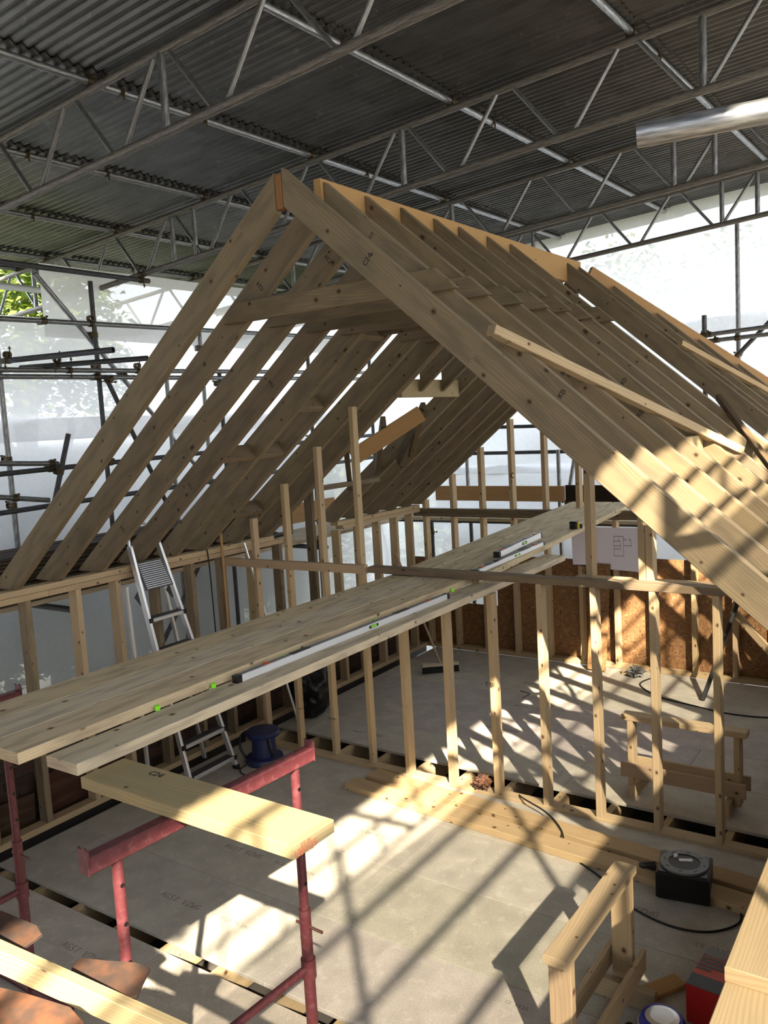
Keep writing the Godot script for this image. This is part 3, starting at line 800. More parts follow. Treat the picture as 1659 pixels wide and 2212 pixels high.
	for y in [4.85, 5.12]:
		begin(lb); tube(Vector3(1.60, y, 4.6), Vector3(1.60, y, -10.4), 0.019); done("chord", M.dull, lb)
	for k in 31:
		begin(lb); tube(Vector3(1.60, 4.85, 4.4 - k * 0.48), Vector3(1.60, 5.12 + (0.2 if k % 2 == 0 else 0.0), 4.4 - k * 0.48), 0.0135, false, 10); done("rung", M.dull, lb)
	for k in 8:
		pole("standard", "upright tube of the right scaffold, number %s from the back" % ["one", "two", "three", "four", "five", "six", "seven", "eight"][k], Vector3(1.56, -3.2, -9.4 + k * 1.8), Vector3(1.56, 5.1, -9.4 + k * 1.8), "galv")
	for k in 3:
		pole("ledger", ["lowest ledger along the right scaffold", "middle ledger along the right scaffold", "highest ledger along the right scaffold"][k], Vector3(1.51, 3.5 + k * 0.48, -10), Vector3(1.51, 3.5 + k * 0.48, 4.5), "galv")
	# ---- dark old boards stacked on the left deck
	R.seed = 5
	for k in 42:
		var lay := k / 3
		var zz := -2.2 - R.randf() * 0.6 - (0.5 if lay % 2 else 0.0)
		var x := -5.78 - (k % 3) * 0.17 + R.randf_range(-0.02, 0.02)
		var y := 1.522 + lay * 0.026
		begin(self, Vector3(x, y, zz - 1.5)); shade(0.6, 1.3)
		beam(Vector3(x, y, zz), Vector3(x - R.randf_range(-0.05, 0.08), y + R.randf() * 0.01, zz - R.randf_range(3.0, 3.5)), R.randf_range(0.11, 0.16), 0.022, Vector3(R.randf_range(-0.06, 0.06), 1, 0), 0.004)
		tag(done("old_board", M.old), "dark weathered old board in the pile along the left deck", "board", "old boards piled along the left deck")

func sheeting() -> void:
	film("plastic_sheet", "upper strip of white sheeting at the left under the roof edge", Vector3(-7.26, 0, -4.93), Vector3(-7.26, 0, -10.75), 4.42, 4.50, 3.72, 0.02, 7)
	film("plastic_sheet", "middle strip of white sheeting behind the left rafters", Vector3(-7.29, 0, 4.7), Vector3(-7.29, 0, -10.75), 3.80, 3.97, 2.72, 0.04, 17)
	film("plastic_sheet", "lower wide strip of greenish white sheeting at the left", Vector3(-7.32, 0, 4.7), Vector3(-7.32, 0, -10.75), 3.02, 2.90, 0.0, 0.05, 27)
	film("plastic_sheet", "bottom strip of sheeting seen between the left wall studs", Vector3(-7.35, 0, 4.7), Vector3(-7.35, 0, -10.75), 0.22, 0.22, -2.9, 0.05, 37)
	film("plastic_sheet", "bright upper strip of sheeting across the back at the upper right", Vector3(-7.45, 0, -10.5), Vector3(1.7, 0, -10.5), 4.86, 5.32, 3.55, 0.02, 47)
	film("plastic_sheet", "middle strip of sheeting across the back behind the gable studs", Vector3(-7.45, 0, -10.53), Vector3(1.7, 0, -10.53), 3.50, 3.92, 1.9, 0.04, 57)
	film("plastic_sheet", "lower strip of sheeting across the back below the plate", Vector3(-7.45, 0, -10.56), Vector3(1.7, 0, -10.56), 2.02, 2.02, -2.9, 0.06, 67)
	film("plastic_sheet", "sheeting hung along the right side below the roof gap", Vector3(1.66, 0, -10.5), Vector3(1.66, 0, 4.7), 4.84, 4.84, -2.9, 0.03, 77, "clear_film")
	begin(self, Vector3(-3, -3.2, 4.9)); box(Vector3(-7.4, -3.2, 4.8), Vector3(1.7, 4.5, 5.0)); tag(done("trim_2", M.brick), "brick gable of the existing house behind the camera", "house wall", "", "structure")
	# trees outside
	R.seed = 9
	for k in 4:
		tree(Vector3(-8.95 - 0.2 * (k % 2), -3.2, -2.2 - k * 2.3), 1.35, 5.5 + 0.5 * (k % 2), ["hedge bush close outside the left sheeting, nearest the camera", "hedge bush close outside the left sheeting, second along", "hedge bush close outside the left sheeting, third along", "hedge bush close outside the left sheeting, farthest along"][k])
	for k in 3:
		tree(Vector3(-5.8 + k * 2.2, -3.2, -12.6 - 0.3 * k), 1.4, 5.4 + 0.3 * k, ["bush close behind the back sheeting, at the left", "bush close behind the back sheeting, in the middle", "bush close behind the back sheeting, at the right"][k])
	for t in [[Vector3(-13.0, -3.2, -8.4), 1.9, 9.9, "green tree seen through the gap at the upper left"], [Vector3(-13.5, -3.2, -15.5), 3.0, 5.6, "green tree outside beyond the back left corner"], [Vector3(-5.6, -3.2, -21.0), 2.9, 9.9, "round tree showing faintly through the back sheeting at the upper right"], [Vector3(-11.5, -3.2, -4.2), 2.6, 6.0, "bush outside the left sheeting nearest the camera"], [Vector3(-9.5, -3.2, -18.0), 2.4, 4.6, "low bush outside behind the gable studs"]]:
		tree(t[0], t[1], t[2], t[3])

func tree(at: Vector3, r: float, high: float, label: String) -> void:
	var o := thing("tree", at, label, "tree")
	begin(o)
	bar(smooth([at, at + Vector3(0.1, high * 0.3, 0), at + Vector3(-0.05, high * 0.62, 0.1), at + Vector3(0.1, high * 0.8, 0)]), 0.16, 8)
	for k in 5: bar([at + Vector3(0, high * (0.4 + 0.06 * k), 0), at + Vector3(cos(k * 1.3) * r * 0.6, high * (0.62 + 0.05 * k), sin(k * 1.3) * r * 0.6)], 0.06, 6)
	done("trunk", M.bark, o)
	var mm := MultiMesh.new()
	begin(null); O = Vector3.ZERO
	var q := [Vector3(0, 0, 0), Vector3(0.05, 0.012, 0.035), Vector3(0.13, 0.0, 0), Vector3(0.05, 0.012, -0.035)]
	quad(q[0], q[1], q[2], q[3], Y, [Vector2.ZERO, Vector2.ZERO, Vector2.ZERO, Vector2.ZERO])
	st.set_material(M.leaf)
	mm.transform_format = MultiMesh.TRANSFORM_3D
	mm.use_colors = true
	mm.mesh = st.commit()
	mm.instance_count = 7000
	for i in mm.instance_count:
		var c := i % 14
		var cc := Vector3(cos(c * 2.4) * r * 0.55, high - r + sin(c * 1.7) * r * 0.6, sin(c * 2.4) * r * 0.55)
		var d := Vector3(R.randfn(), R.randfn(), R.randfn()).normalized() * r * 0.48 * pow(R.randf(), 0.4)
		var b := Basis.from_euler(Vector3(R.randf_range(-0.9, 0.9), R.randf() * TAU, R.randf_range(-0.9, 0.9))).scaled(Vector3.ONE * R.randf_range(1.0, 1.8) * (1.5 if r < 1.5 else 1.0))
		mm.set_instance_transform(i, Transform3D(b, cc + d))
		var y := R.randf()
		mm.set_instance_color(i, Color(0.8 + y * 1.2, 0.9 + y * 0.6, 0.8))
	var f := MultiMeshInstance3D.new()
	f.multimesh = mm; f.name = "foliage"
	o.add_child(f, true)
	f.set_meta("kind", "stuff")

# a board lying loose, as a thing of its own
func board(called: String, label: String, a: Vector3, b: Vector3, w: float, d: float, m: String, group := "", up := Vector3.UP) -> MeshInstance3D:
	begin(self, (a + b) * 0.5 - Y * d * 0.5)
	if C == Color.WHITE: shade(0.93, 1.07)
	beam(a, b, w, d, up)
	var o := done(called, M[m])
	tag(o, label, "board" if d < 0.06 else "timber", group)
	return o

func level(label: String, a: Vector3, b: Vector3, h: float, w: float) -> void:
	# an I-section box level from a to b (bottom centre line), standing h high and w wide
	var d := (b - a).normalized()
	var s := d.cross(Y).normalized()
	var o := thing("spirit_level", a.lerp(b, 0.5), label, "spirit level")
	begin(o); beam(a + Y * h * 0.5 + d * 0.03, b + Y * h * 0.5 - d * 0.03, w, h, Y, 0.002); done("body", M.levelbody, o)
	begin(o); beam(a + Y * (h + 0.0008) + d * 0.03, b + Y * (h + 0.0008) - d * 0.03, w * 0.62, 0.0016, Y, 0.0003); done("top_groove", M.grey, o)
	for e in [a + d * 0.016, b - d * 0.016]:
		begin(o); beam(e - d * 0.016 + Y * h * 0.5, e + d * 0.016 + Y * h * 0.5, w * 1.08, h * 1.06, Y, 0.004); done("end_cap", M.black, o)
	var L := (b - a).length()
	for t in [0.24, 0.72]:
		begin(o); var p := a.lerp(b, t) + Y * (h + 0.001); beam(p - d * 0.07, p + d * 0.07, w * 0.8, 0.006, Y, 0.002); done("hand_grip", M.black, o)
	for t in [0.11, 0.88]:
		begin(o); var p := a.lerp(b, t) + Y * (h + 0.001)
		lathe(p, Y, [Vector2(0.001, 0.004), Vector2(w * 0.42, 0.004), Vector2(w * 0.42, 0.0)], 16); done("plumb_vial", M.amber, o)
	begin(o); var m := a.lerp(b, 0.56) + Y * h * 0.55
	beam(m - d * 0.045, m + d * 0.045, w * 1.03, h * 0.62, Y, 0.003); var win := done("vial_window", M.black, o)
	begin(win); beam(m - d * 0.026 + s * w * 0.3, m + d * 0.026 + s * w * 0.3, w * 0.5, h * 0.36, Y, 0.003); done("vial", M.lime, win)

func trestle(label: String, at: Vector3, dir: Vector3, top: float, long: float) -> void:
	# steel trestle: channel on two pinned posts, feet and a low brace
	var o := thing("steel_trestle", at, label, "trestle")
	var d := dir.normalized()
	var s := d.cross(Y)
	var a := at + d * (-long * 0.5) + Y * top
	var b := at + d * (long * 0.5) + Y * top
	begin(o); beam(a - Y * 0.028, b - Y * 0.028, 0.052, 0.056, Y, 0.006); done("channel", M.red, o)
	for e in [[a, 1.0], [b, -1.0]]:
		var p: Vector3 = e[0]
		begin(o); prism([p - s * 0.026 - Y * 0.056, p + s * 0.026 - Y * 0.056, p + s * 0.026 + Y * 0.022, p + s * 0.012 + Y * 0.032, p - s * 0.012 + Y * 0.024, p - s * 0.026 + Y * 0.028], 0.006, 0.001); done("end_stop", M.red, o)
	for t in [0.11, 0.91]:
		var p := a.lerp(b, t)
		begin(o); tube(Vector3(p.x, 0.62, p.z), p - Y * 0.05, 0.0185, false); var post := done("inner_post", M.red, o)
		for k in 5:
			var h := Vector3(p.x, 0.78 + k * 0.13, p.z)
			for e in [s, -s]:
				begin(post); disc(h + e * 0.0188, e, 0, 0.008, 10); done("pin_hole", M.black, post)
		begin(o); tube(Vector3(p.x, 0.02, p.z), Vector3(p.x, 0.80, p.z), 0.0235); done("outer_post", M.red, o)
		begin(o); bar([Vector3(p.x, 0.73, p.z) - s * 0.05, Vector3(p.x, 0.73, p.z) + s * 0.09], 0.006); done("pin", M.rustred, o)
		begin(o); tube(Vector3(p.x, 0.024, p.z) - s * 0.30, Vector3(p.x, 0.024, p.z) + s * 0.30, 0.0215); done("foot", M.red, o)
	var p0 := a.lerp(b, 0.11); var p1 := a.lerp(b, 0.91)
	begin(o); tube(Vector3(p0.x, 0.55, p0.z), Vector3(p1.x, 0.55, p1.z), 0.0165); done("brace", M.red, o)
	begin(o); shell(Vector3(p1.x, 0.51, p1.z), Vector3(p1.x, 0.59, p1.z), 0.030, 0.030); disc(Vector3(p1.x, 0.59, p1.z), Y, 0.02, 0.03); done("collar", M.red, o)

func saw_horse(label: String, at: Vector3, d: Vector3, long: float, high: float) -> void:
	var o := thing("saw_horse", at, label, "saw horse")
	var s := d.cross(Y).normalized()
	var P := func(x: float, y: float, w: float) -> Vector3: return at + d * x + s * w + Y * y
	begin(o); shade(); beam(P.call(-long * 0.5, high - 0.02, 0), P.call(long * 0.5, high - 0.02, 0), 0.10, 0.04); done("top_board", M.stud, o)
	for e in [-1.0, 1.0]:
		var x: float = e * (long * 0.5 - 0.06)
		begin(o); shade(); beam(P.call(x, 0.045, 0), P.call(x, high - 0.041, 0), 0.04, 0.095, s); done("leg", M.stud, o)
		begin(o); shade(); beam(P.call(x - e * 0.045, 0.05, -0.16), P.call(x - e * 0.045, 0.05, 0.16), 0.04, 0.095); done("foot", M.stud, o)
	for w in [-0.075, 0.075]:
		begin(o); shade(); beam(P.call(-long * 0.5, 0.17, w), P.call(long * 0.5, 0.17, w), 0.022, 0.10); done("stretcher", M.stud, o)

func objects() -> void:
	# ---- planks along the room over the partition
	C = Color(1.03, 1.02, 1.0)
	board("joist_plank", "pale front plank that carries the long level, nearest the right", Vector3(-2.705, 1.508, -1.73), Vector3(-2.72, 1.508, -6.42), 0.185, 0.045, "plank")
	C = Color(1.0, 0.945, 0.85)
	var pk := board("joist_plank", "stained plank with an orange edge, second from the front", Vector3(-2.925, 1.549, -1.63), Vector3(-2.925, 1.549, -5.25), 0.212, 0.045, "plank")
	C = Color(1.04, 1.04, 1.04)
	board("joist_plank", "pale grey plank, third from the front in the row", Vector3(-3.140, 1.549, -1.35), Vector3(-3.140, 1.549, -5.25), 0.212, 0.045, "plank")
	C = Color(0.96, 0.90, 0.78)
	board("joist_plank", "yellowish plank at the back of the row, nearest the ladder", Vector3(-3.358, 1.549, -1.35), Vector3(-3.345, 1.549, -4.25), 0.215, 0.045, "plank")
	C = Color(0.94, 0.9, 0.8)
	board("joist_plank", "short plank end butted behind the back plank of the row", Vector3(-3.355, 1.545, -4.27), Vector3(-3.36, 1.545, -5.3), 0.2, 0.045, "plank")
	for q in [[-3.35, 0.215, "back plank of the far run rising over the gable plate"], [-3.11, 0.225, "middle plank of the far run rising over the gable plate"], [-2.87, 0.22, "front plank of the far run that carries the short levels"]]:
		C = Color(1.02, 0.98, 0.88)
		board("joist_plank", q[2], Vector3(q[0], 1.555, -5.15), Vector3(q[0] - 0.02, 1.693 + 0.0, -8.75), q[1], 0.045, "plank")
	# green tape tabs on the front joint
	for z in [-2.27, -2.60, -3.09, -3.91, -4.84]:
		begin(self, Vector3(-2.806, 1.531, z)); beam(Vector3(-2.815, 1.541, z - 0.01), Vector3(-2.795, 1.541, z + 0.008), 0.022, 0.02, Y, 0.003)
		tag(done("tape_tab", M.lime), "small bright green tab on the front plank joint", "tab", "green tabs along the plank joint")
	# short cross plank on the trestle
	C = Color(1.05, 1.03, 0.95)
	var cross := board("cross_plank", "short thick plank laid across under the others, its end stamped in red", Vector3(-1.575, 1.4625, -1.815), Vector3(-2.60, 1.4625, -1.83), 0.192, 0.045, "fresh")
	var er := Vector3(0.012, 0, -1).normalized()
	lettering("end_stamp", "SODRA", Vector3(-1.5735, 1.4545, -1.775), -er, -Y, 0.024, M.redink, cross)
	lettering("end_stamp", "48 KD", Vector3(-1.5735, 1.474, -1.775), -er, -Y, 0.013, M.redink, cross)
	lettering("grade_stamp", "C24", Vector3(-2.36, 1.4858, -1.88), X, -Z, 0.03, M.ink, cross)
	level("long silver spirit level lying on the front plank", Vector3(-2.755, 1.531, -2.69), Vector3(-2.73, 1.531, -4.64), 0.034, 0.04)
	level("silver spirit level lying on the far planks just past the partition rail", Vector3(-2.83, 1.582, -5.2), Vector3(-2.80, 1.62, -6.35), 0.03, 0.06)
	level("shorter spirit level on top of the other one beyond the rail", Vector3(-2.855, 1.632, -5.62), Vector3(-2.86, 1.668, -6.45), 0.045, 0.05)
	# tape measure
	var tm := thing("tape_measure", Vector3(-2.80, 1.655, -7.1), "black and yellow tape measure on the far front plank", "tape measure")
	begin(tm); box(Vector3(-2.85, 1.653, -7.13), Vector3(-2.78, 1.72, -7.08), 0.012); done("case", M.black, tm)
	begin(tm); box(Vector3(-2.779, 1.665, -7.125), Vector3(-2.755, 1.71, -7.085), 0.006); done("label_band", M.yellow, tm)
	begin(tm); box(Vector3(-2.754, 1.658, -7.12), Vector3(-2.735, 1.70, -7.09), 0.006); done("nose", M.black, tm)
	# ---- trestles
	trestle("red steel trestle under the short cross plank", Vector3(-2.13, 0, -1.925), Vector3(0.07, 0, -1), 1.44, 1.0)
	trestle("red steel trestle at the left edge beyond the planks", Vector3(-3.70, 0, -1.68), Vector3(0, 0, -1), 1.524, 1.0)
	# ---- loose timbers along the partition
	C = Color(1.0, 0.97, 0.9)
	board("loose_timber", "front timber of the pair lying on the floor along the partition", Vector3(-3.70, 0.024, -4.725), Vector3(-0.5, 0.024, -4.45), 0.145, 0.047, "stud")
	C = Color(0.97, 0.92, 0.82)
	board("loose_timber", "rear timber of the pair lying on the floor against the partition plate", Vector3(-3.64, 0.024, -4.93), Vector3(-0.45, 0.024, -4.63), 0.14, 0.047, "stud")
	# ---- timbers and tiles close to the camera
	C = Color(1.08, 1.06, 0.98)
	board("near_timber", "yellow squared timber crossing the bottom left corner close up", Vector3(-2.45, 1.60, -0.84), Vector3(-1.28, 0.885, -1.56), 0.04, 0.062, "fresh")
	C = Color(1.1, 1.06, 0.95)
	board("near_plank", "upper plank running away at the right edge close up", Vector3(-0.375, 1.128, -2.262), Vector3(-0.375, 1.128, -4.6), 0.25, 0.045, "stud")
	C = Color(1.1, 1.06, 0.95)
	board("near_plank", "lower plank under the other at the right edge close up", Vector3(-0.37, 1.083, -1.5), Vector3(-0.37, 1.083, -4.4), 0.26, 0.045, "stud")
	for k in 4:
		board("platform_board", ["inner board of the camera platform", "second board of the camera platform", "third board of the camera platform", "outer board of the camera platform"][k], Vector3(-0.11 + k * 0.24, 1.083, 0.9), Vector3(-0.11 + k * 0.24, 1.083, -2.5), 0.235, 0.045, "plank")
	for z in [-2.9, -4.2]:
		var tr := thing("trestle_post", Vector3(-0.32, 0, z), "timber post under the right hand planks, %s" % ["near one" if z > -3.5 else "far one"], "post")
		begin(tr); beam(Vector3(-0.32, 0.0, z), Vector3(-0.32, 1.06, z), 0.07, 0.07, Z); done("post", M.stud, tr)
	R.seed = 77
	for q in [[Vector3(-2.17, 1.335, -1.15), 0.2, 0.15, 0.10, 0.12, "brown clay tile behind the yellow timber at the left edge"], [Vector3(-1.90, 1.225, -1.28), 0.22, 0.13, 0.5, 0.15, "broken clay tile behind the yellow timber by the trestle leg"], [Vector3(-1.88, 1.275, -0.98), 0.34, 0.24, 0.25, 0.10, "large orange clay tile in front of the yellow timber at the bottom left"]]:
		clay_tile(q[0], q[1], q[2], q[3], q[4], q[5])
	begin(self, Vector3(-2.2, 0.98, -0.9)); box(Vector3(-2.75, 1.0, -1.12), Vector3(-1.62, 1.04, -0.5)); tag(done("platform_board", M.plank), "board below the tiles at the bottom left corner", "board")
	for x in [-2.7, -1.9]:
		begin(self, Vector3(x, 0, -0.8)); beam(Vector3(x, -0.02, -0.8), Vector3(x, 1.0, -0.8), 0.07, 0.07, Z); tag(done("platform_post", M.stud), "post under the board at the bottom left, %s" % ("outer" if x < -2.3 else "inner"), "post")
	C = Color(0.9, 0.55, 0.5)
	board("leaning_board", "reddish old board behind the left wall studs near the floor", Vector3(-5.375, 0.16, -3.25), Vector3(-5.375, 0.22, -3.85), 0.02, 0.30, "old")
	C = Color(0.8, 0.7, 0.6)
	board("leaning_board", "dusty old board behind the left wall studs at the left edge of the view", Vector3(-5.385, 0.14, -2.5), Vector3(-5.385, 0.10, -3.2), 0.02, 0.24, "old")
	# ---- saw horses
	saw_horse("pale timber saw horse in the right foreground", Vector3(-1.225, 0, -3.17), Vector3(0.02, 0, -1).normalized(), 0.80, 0.62)
	saw_horse("long timber saw horse beyond the partition at the right", Vector3(-1.49, 0, -5.62), Vector3(1, 0, 0.01).normalized(), 0.83, 0.56)
	ladder()
	small_things()

func clay_tile(c: Vector3, L: float, W: float, turn: float, tilt: float, label: String) -> void:
	var B := Basis.from_euler(Vector3(tilt, turn, -tilt * 0.6))
	begin(self, c)
	var P := []
	for k in 11:
		var a := TAU * k / 11.0
		var q := Vector2(clampf(cos(a) * 0.72, -0.5, 0.5) * L, clampf(sin(a) * 0.72, -0.5, 0.5) * W)
		q *= R.randf_range(0.93, 1.0)
		P.append(c + B * Vector3(q.x, 0, q.y))
	if W < 0.2: C = Color(0.5, 0.55, 0.6)
	prism(P, 0.014, 0.003)
	tag(done("clay_tile", M.clay), label, "roof tile")

func ladder() -> void:
	var o := thing("step_ladder", Vector3(-4.95, 0, -4.3), "aluminium step ladder leaning on the left wall frame", "step ladder")
	var lf := Vector3(-4.72, 0, -4.08); var lt := Vector3(-5.135, 1.88, -4.03)
	var rf := Vector3(-4.73, 0, -4.56); var rt := Vector3(-5.135, 1.88, -4.30)
	var back := Vector3(-1, 0, 0)
	begin(o); beam(lf, lt, 0.022, 0.05, X); done("front_rail", M.alu, o)
	begin(o); beam(rf, rt, 0.022, 0.05, X); done("front_rail", M.alu, o)
	begin(o); bar(smooth([lt, lt + Vector3(-0.015, 0.09, -0.02), (lt + rt) * 0.5 + Vector3(-0.03, 0.17, 0), rt + Vector3(-0.015, 0.09, 0.02), rt], 6), 0.013, 10); done("top_hoop", M.alu, o)
	for s in [[Vector3(-5.135, 0.0, -4.02), Vector3(-5.16, 1.58, -3.99)], [Vector3(-5.135, 0.0, -4.60), Vector3(-5.16, 1.58, -4.34)]]:
		begin(o); beam(s[0], s[1], 0.02, 0.035, X); done("rear_rail", M.alu, o)
	begin(o); tube(Vector3(-5.14, 0.35, -4.06), Vector3(-5.14, 0.35, -4.55), 0.011, false, 10); done("rear_bar", M.alu, o)
	for k in 6:
		var t := (0.10 + k * 0.243) / 1.88
		var a := lf.lerp(lt, t); var b := rf.lerp(rt, t)
		begin(o); beam(a + Vector3(-0.005, 0, -0.012), b + Vector3(-0.005, 0, 0.012), 0.085, 0.03, Y, 0.004); var stp := done("step", M.alu, o)
		begin(stp); beam(a + Vector3(-0.01, 0.0165, -0.014), b + Vector3(-0.01, 0.0165, 0.014), 0.072, 0.003, Y, 0.0005); done("tread", M.grip, stp)
		for e in [a, b]:
			begin(stp); box(e + Vector3(0.02, -0.015, -0.014), e + Vector3(0.045, 0.018, 0.014), 0.004); done("plastic_cap", M.black, stp)
	# platform folded up near the top
	var n := (lt - lf).normalized()
	var q := [lf.lerp(lt, 0.82) + Vector3(0.035, 0, -0.02), rf.lerp(rt, 0.82) + Vector3(0.035, 0, 0.02), rf.lerp(rt, 0.93) + Vector3(-0.005, 0, 0.02), lf.lerp(lt, 0.93) + Vector3(-0.005, 0, -0.02)]
	begin(o); prism(q, 0.012, 0.002); var pl := done("platform", M.grip, o)
	for k in 13:
		var t := 0.06 + k * 0.073
		var nn: Vector3 = (q[1] - q[0]).cross(q[3] - q[0]).normalized()
		if nn.x < 0: nn = -nn
		begin(pl); beam((q[0] as Vector3).lerp(q[3], t).lerp((q[1] as Vector3).lerp(q[2], t), 0.05) + nn * 0.0075, (q[0] as Vector3).lerp(q[3], t).lerp((q[1] as Vector3).lerp(q[2], t), 0.95) + nn * 0.0075, 0.006, 0.003, nn, 0.0005); done("grip_rib", M.alu, pl)
	for e in [lf.lerp(lt, 0.80), rf.lerp(rt, 0.80)]:
		begin(o); prism([e + Vector3(-0.03, 0.05, 0), e + Vector3(-0.09, -0.02, 0), e + Vector3(-0.02, -0.08, 0), e + Vector3(0.0, 0.02, 0)], 0.012); done("hinge_plate", M.dull, o)
	for e in [lf, rf]:
		begin(o); box(e + Vector3(-0.03, 0.0, -0.016), e + Vector3(0.03, 0.04, 0.016), 0.005); done("rubber_foot", M.rubber, o)

func small_things() -> void:
	# ---- cable reel in the right foreground
	var c := Vector3(-1.20, 0, -4.50)
	var o := thing("cable_reel", c, "black boxed cable reel with a grey dial on the floor at the right", "cable reel")
	var B := Basis.from_euler(Vector3(0, 0.16, 0))
	var P := func(x: float, y: float, z: float) -> Vector3: return c + B * Vector3(x, y, z)
	begin(o); prism([P.call(-0.14, 0.08, -0.13), P.call(-0.14, 0.08, 0.13), P.call(0.14, 0.08, 0.13), P.call(0.14, 0.08, -0.13)], 0.16, 0.014); done("case", M.black, o)
	begin(o); lathe(P.call(0, 0.16, 0), Y, [Vector2(0.085, 0.012), Vector2(0.128, 0.012), Vector2(0.129, 0.006), Vector2(0.129, 0.0)], 40); done("dial_ring", M.grey, o)
	begin(o); lathe(P.call(0, 0.16, 0), Y, [Vector2(0.0005, 0.008), Vector2(0.085, 0.008), Vector2(0.085, 0.0)], 36); var hub := done("hub", M.grip, o)
	begin(hub); var w0: Vector3 = P.call(-0.03, 0.1695, -0.015); beam(w0, P.call(0.04, 0.1695, -0.035), 0.028, 0.003, Y, 0.0005); done("badge", M.white, hub)
	begin(hub); lathe(P.call(-0.05, 0.167, -0.05), Y, [Vector2(0.0005, 0.014), Vector2(0.011, 0.012), Vector2(0.013, 0.0)], 14); done("knob", M.white, hub)
	for k in 8:
		var a := TAU * k / 8.0
		begin(o); beam(P.call(cos(a) * 0.102, 0.1725, sin(a) * 0.102), P.call(cos(a + 0.2) * 0.112, 0.1725, sin(a + 0.2) * 0.112), 0.006, 0.002, Y, 0.0003); done("vent_slot", M.black, o)
	begin(o); bar(smooth([P.call(-0.148, 0.05, -0.09), P.call(-0.215, 0.07, -0.08), P.call(-0.225, 0.12, 0.0), P.call(-0.215, 0.15, 0.07), P.call(-0.148, 0.17, 0.08)]), 0.018, 10); var hd := done("handle", M.black, o)
	for k in 5:
		begin(hd); var h: Vector3 = P.call(-0.235, 0.085 + k * 0.014, -0.045 + k * 0.02); beam(h, h + B * Vector3(0.004, 0.008, 0), 0.012, 0.008, Y, 0.002); done("grip_rib", M.grey, hd)
	begin(self, Vector3(-1.3, 0, -4.4)); bar(smooth([Vector3(-1.03, 0.04, -4.52), Vector3(-0.93, 0.008, -4.50), Vector3(-0.88, 0.006, -4.33), Vector3(-1.0, 0.006, -4.17), Vector3(-1.2, 0.006, -4.13), Vector3(-1.45, 0.006, -4.22), Vector3(-1.62, 0.006, -4.38), Vector3(-1.82, 0.006, -4.5), Vector3(-1.93, 0.006, -4.56), Vector3(-2.02, 0.057, -4.72), Vector3(-2.2, 0.057, -4.9), Vector3(-2.42, 0.056, -5.02), Vector3(-2.55, -0.01, -5.2)], 8), 0.0055, 8)
	tag(done("cable", M.rubber), "black cable looping from the reel across the floor to the partition", "cable")
	# ---- blue cable drum by the left wall
	c = Vector3(-4.62, 0, -4.78)
	o = thing("cable_drum", c, "dark blue cable drum standing by the partition foot at the left", "cable drum")
	begin(o); lathe(c, Y, [Vector2(0.001, 0.0), Vector2(0.15, 0.0), Vector2(0.16, 0.02), Vector2(0.15, 0.05), Vector2(0.10, 0.06), Vector2(0.095, 0.21), Vector2(0.135, 0.225), Vector2(0.145, 0.25), Vector2(0.13, 0.268), Vector2(0.05, 0.272), Vector2(0.001, 0.272)], 32); done("spool", M.blue, o)
	begin(o); bar(smooth([c + Vector3(-0.16, 0.02, 0.05), c + Vector3(-0.20, 0.1, 0.07), c + Vector3(-0.20, 0.2, 0.05), c + Vector3(-0.13, 0.25, 0.02)]), 0.011, 8); done("frame", M.black, o)
	begin(o); bar(smooth([c + Vector3(0.12, 0.23, 0.06), c + Vector3(0.145, 0.15, 0.07), c + Vector3(0.15, 0.09, 0.06)]), 0.014, 8); done("crank_handle", M.black, o)
	begin(self, c + X * 0.1); bar(smooth([c + Vector3(0.0, 0.05, 0.155), c + Vector3(-0.05, 0.008, 0.24), c + Vector3(0.08, 0.006, 0.29), c + Vector3(0.2, 0.006, 0.2), c + Vector3(0.17, 0.02, 0.1)], 8), 0.006, 8); tag(done("cable", M.rubber), "black cable end curled by the blue drum", "cable")
	# ---- black rubbish bag behind the partition
	var n := noise(3, 2.2, 3)
	c = Vector3(-4.93, 0, -5.80)
	begin(self, c)
	var V := []
	for j in 25:
		for i in 41:
			var th := TAU * i / 40.0; var v := j / 24.0
			var r := 0.215 * pow(sin(clampf(v * 0.97 + 0.03, 0.0, 1.0) * PI), 0.45) * (1.0 - 0.45 * smoothstep(0.6, 1.0, v))
			var d := Vector3(cos(th), 0, sin(th))
			var q := d * r + Y * v * 0.60
			r += 0.05 * n.get_noise_3d(q.x * 1.6, q.y * 0.8, q.z * 1.6) + 0.035 * n.get_noise_3d(q.x * 6, q.y * 3.5, q.z * 6)
			V.append(c + d * maxf(r, 0.01) + Y * maxf(0.002, v * 0.60 + 0.0))
	for j in 25:
		for i in 41:
			var dx: Vector3 = V[j * 41 + (i + 1) % 40] - V[j * 41 + (i + 39) % 40]
			var dy: Vector3 = V[mini(j + 1, 24) * 41 + i] - V[maxi(j - 1, 0) * 41 + i]
			vtx(V[j * 41 + i], dy.cross(dx).normalized(), Vector2(i / 40.0, j / 24.0))
	for j in 24:
		for i in 40:
			var q := j * 41 + i
			for k in [q, q + 42, q + 41, q, q + 1, q + 42]: st.add_index(k)
	var bm := MeshInstance3D.new(); st.set_material(M.bag); bm.mesh = st.commit(); bm.name = "rubbish_bag"; bm.position = O; add_child(bm, true)
	tag(bm, "black plastic rubbish bag on the floor behind the partition at the left", "rubbish bag")
	# ---- broom lying against the far left wall
	o = thing("broom", Vector3(-4.45, 0, -7.45), "broom with a wooden head on the floor by the far left wall", "broom")
	begin(o); beam(Vector3(-4.66, 0.09, -7.32), Vector3(-4.36, 0.09, -7.58), 0.06, 0.03); done("head", M.plank, o)
	begin(o); beam(Vector3(-4.66, 0.038, -7.32), Vector3(-4.36, 0.038, -7.58), 0.055, 0.074, Y, 0.01); done("bristles", M.black, o)
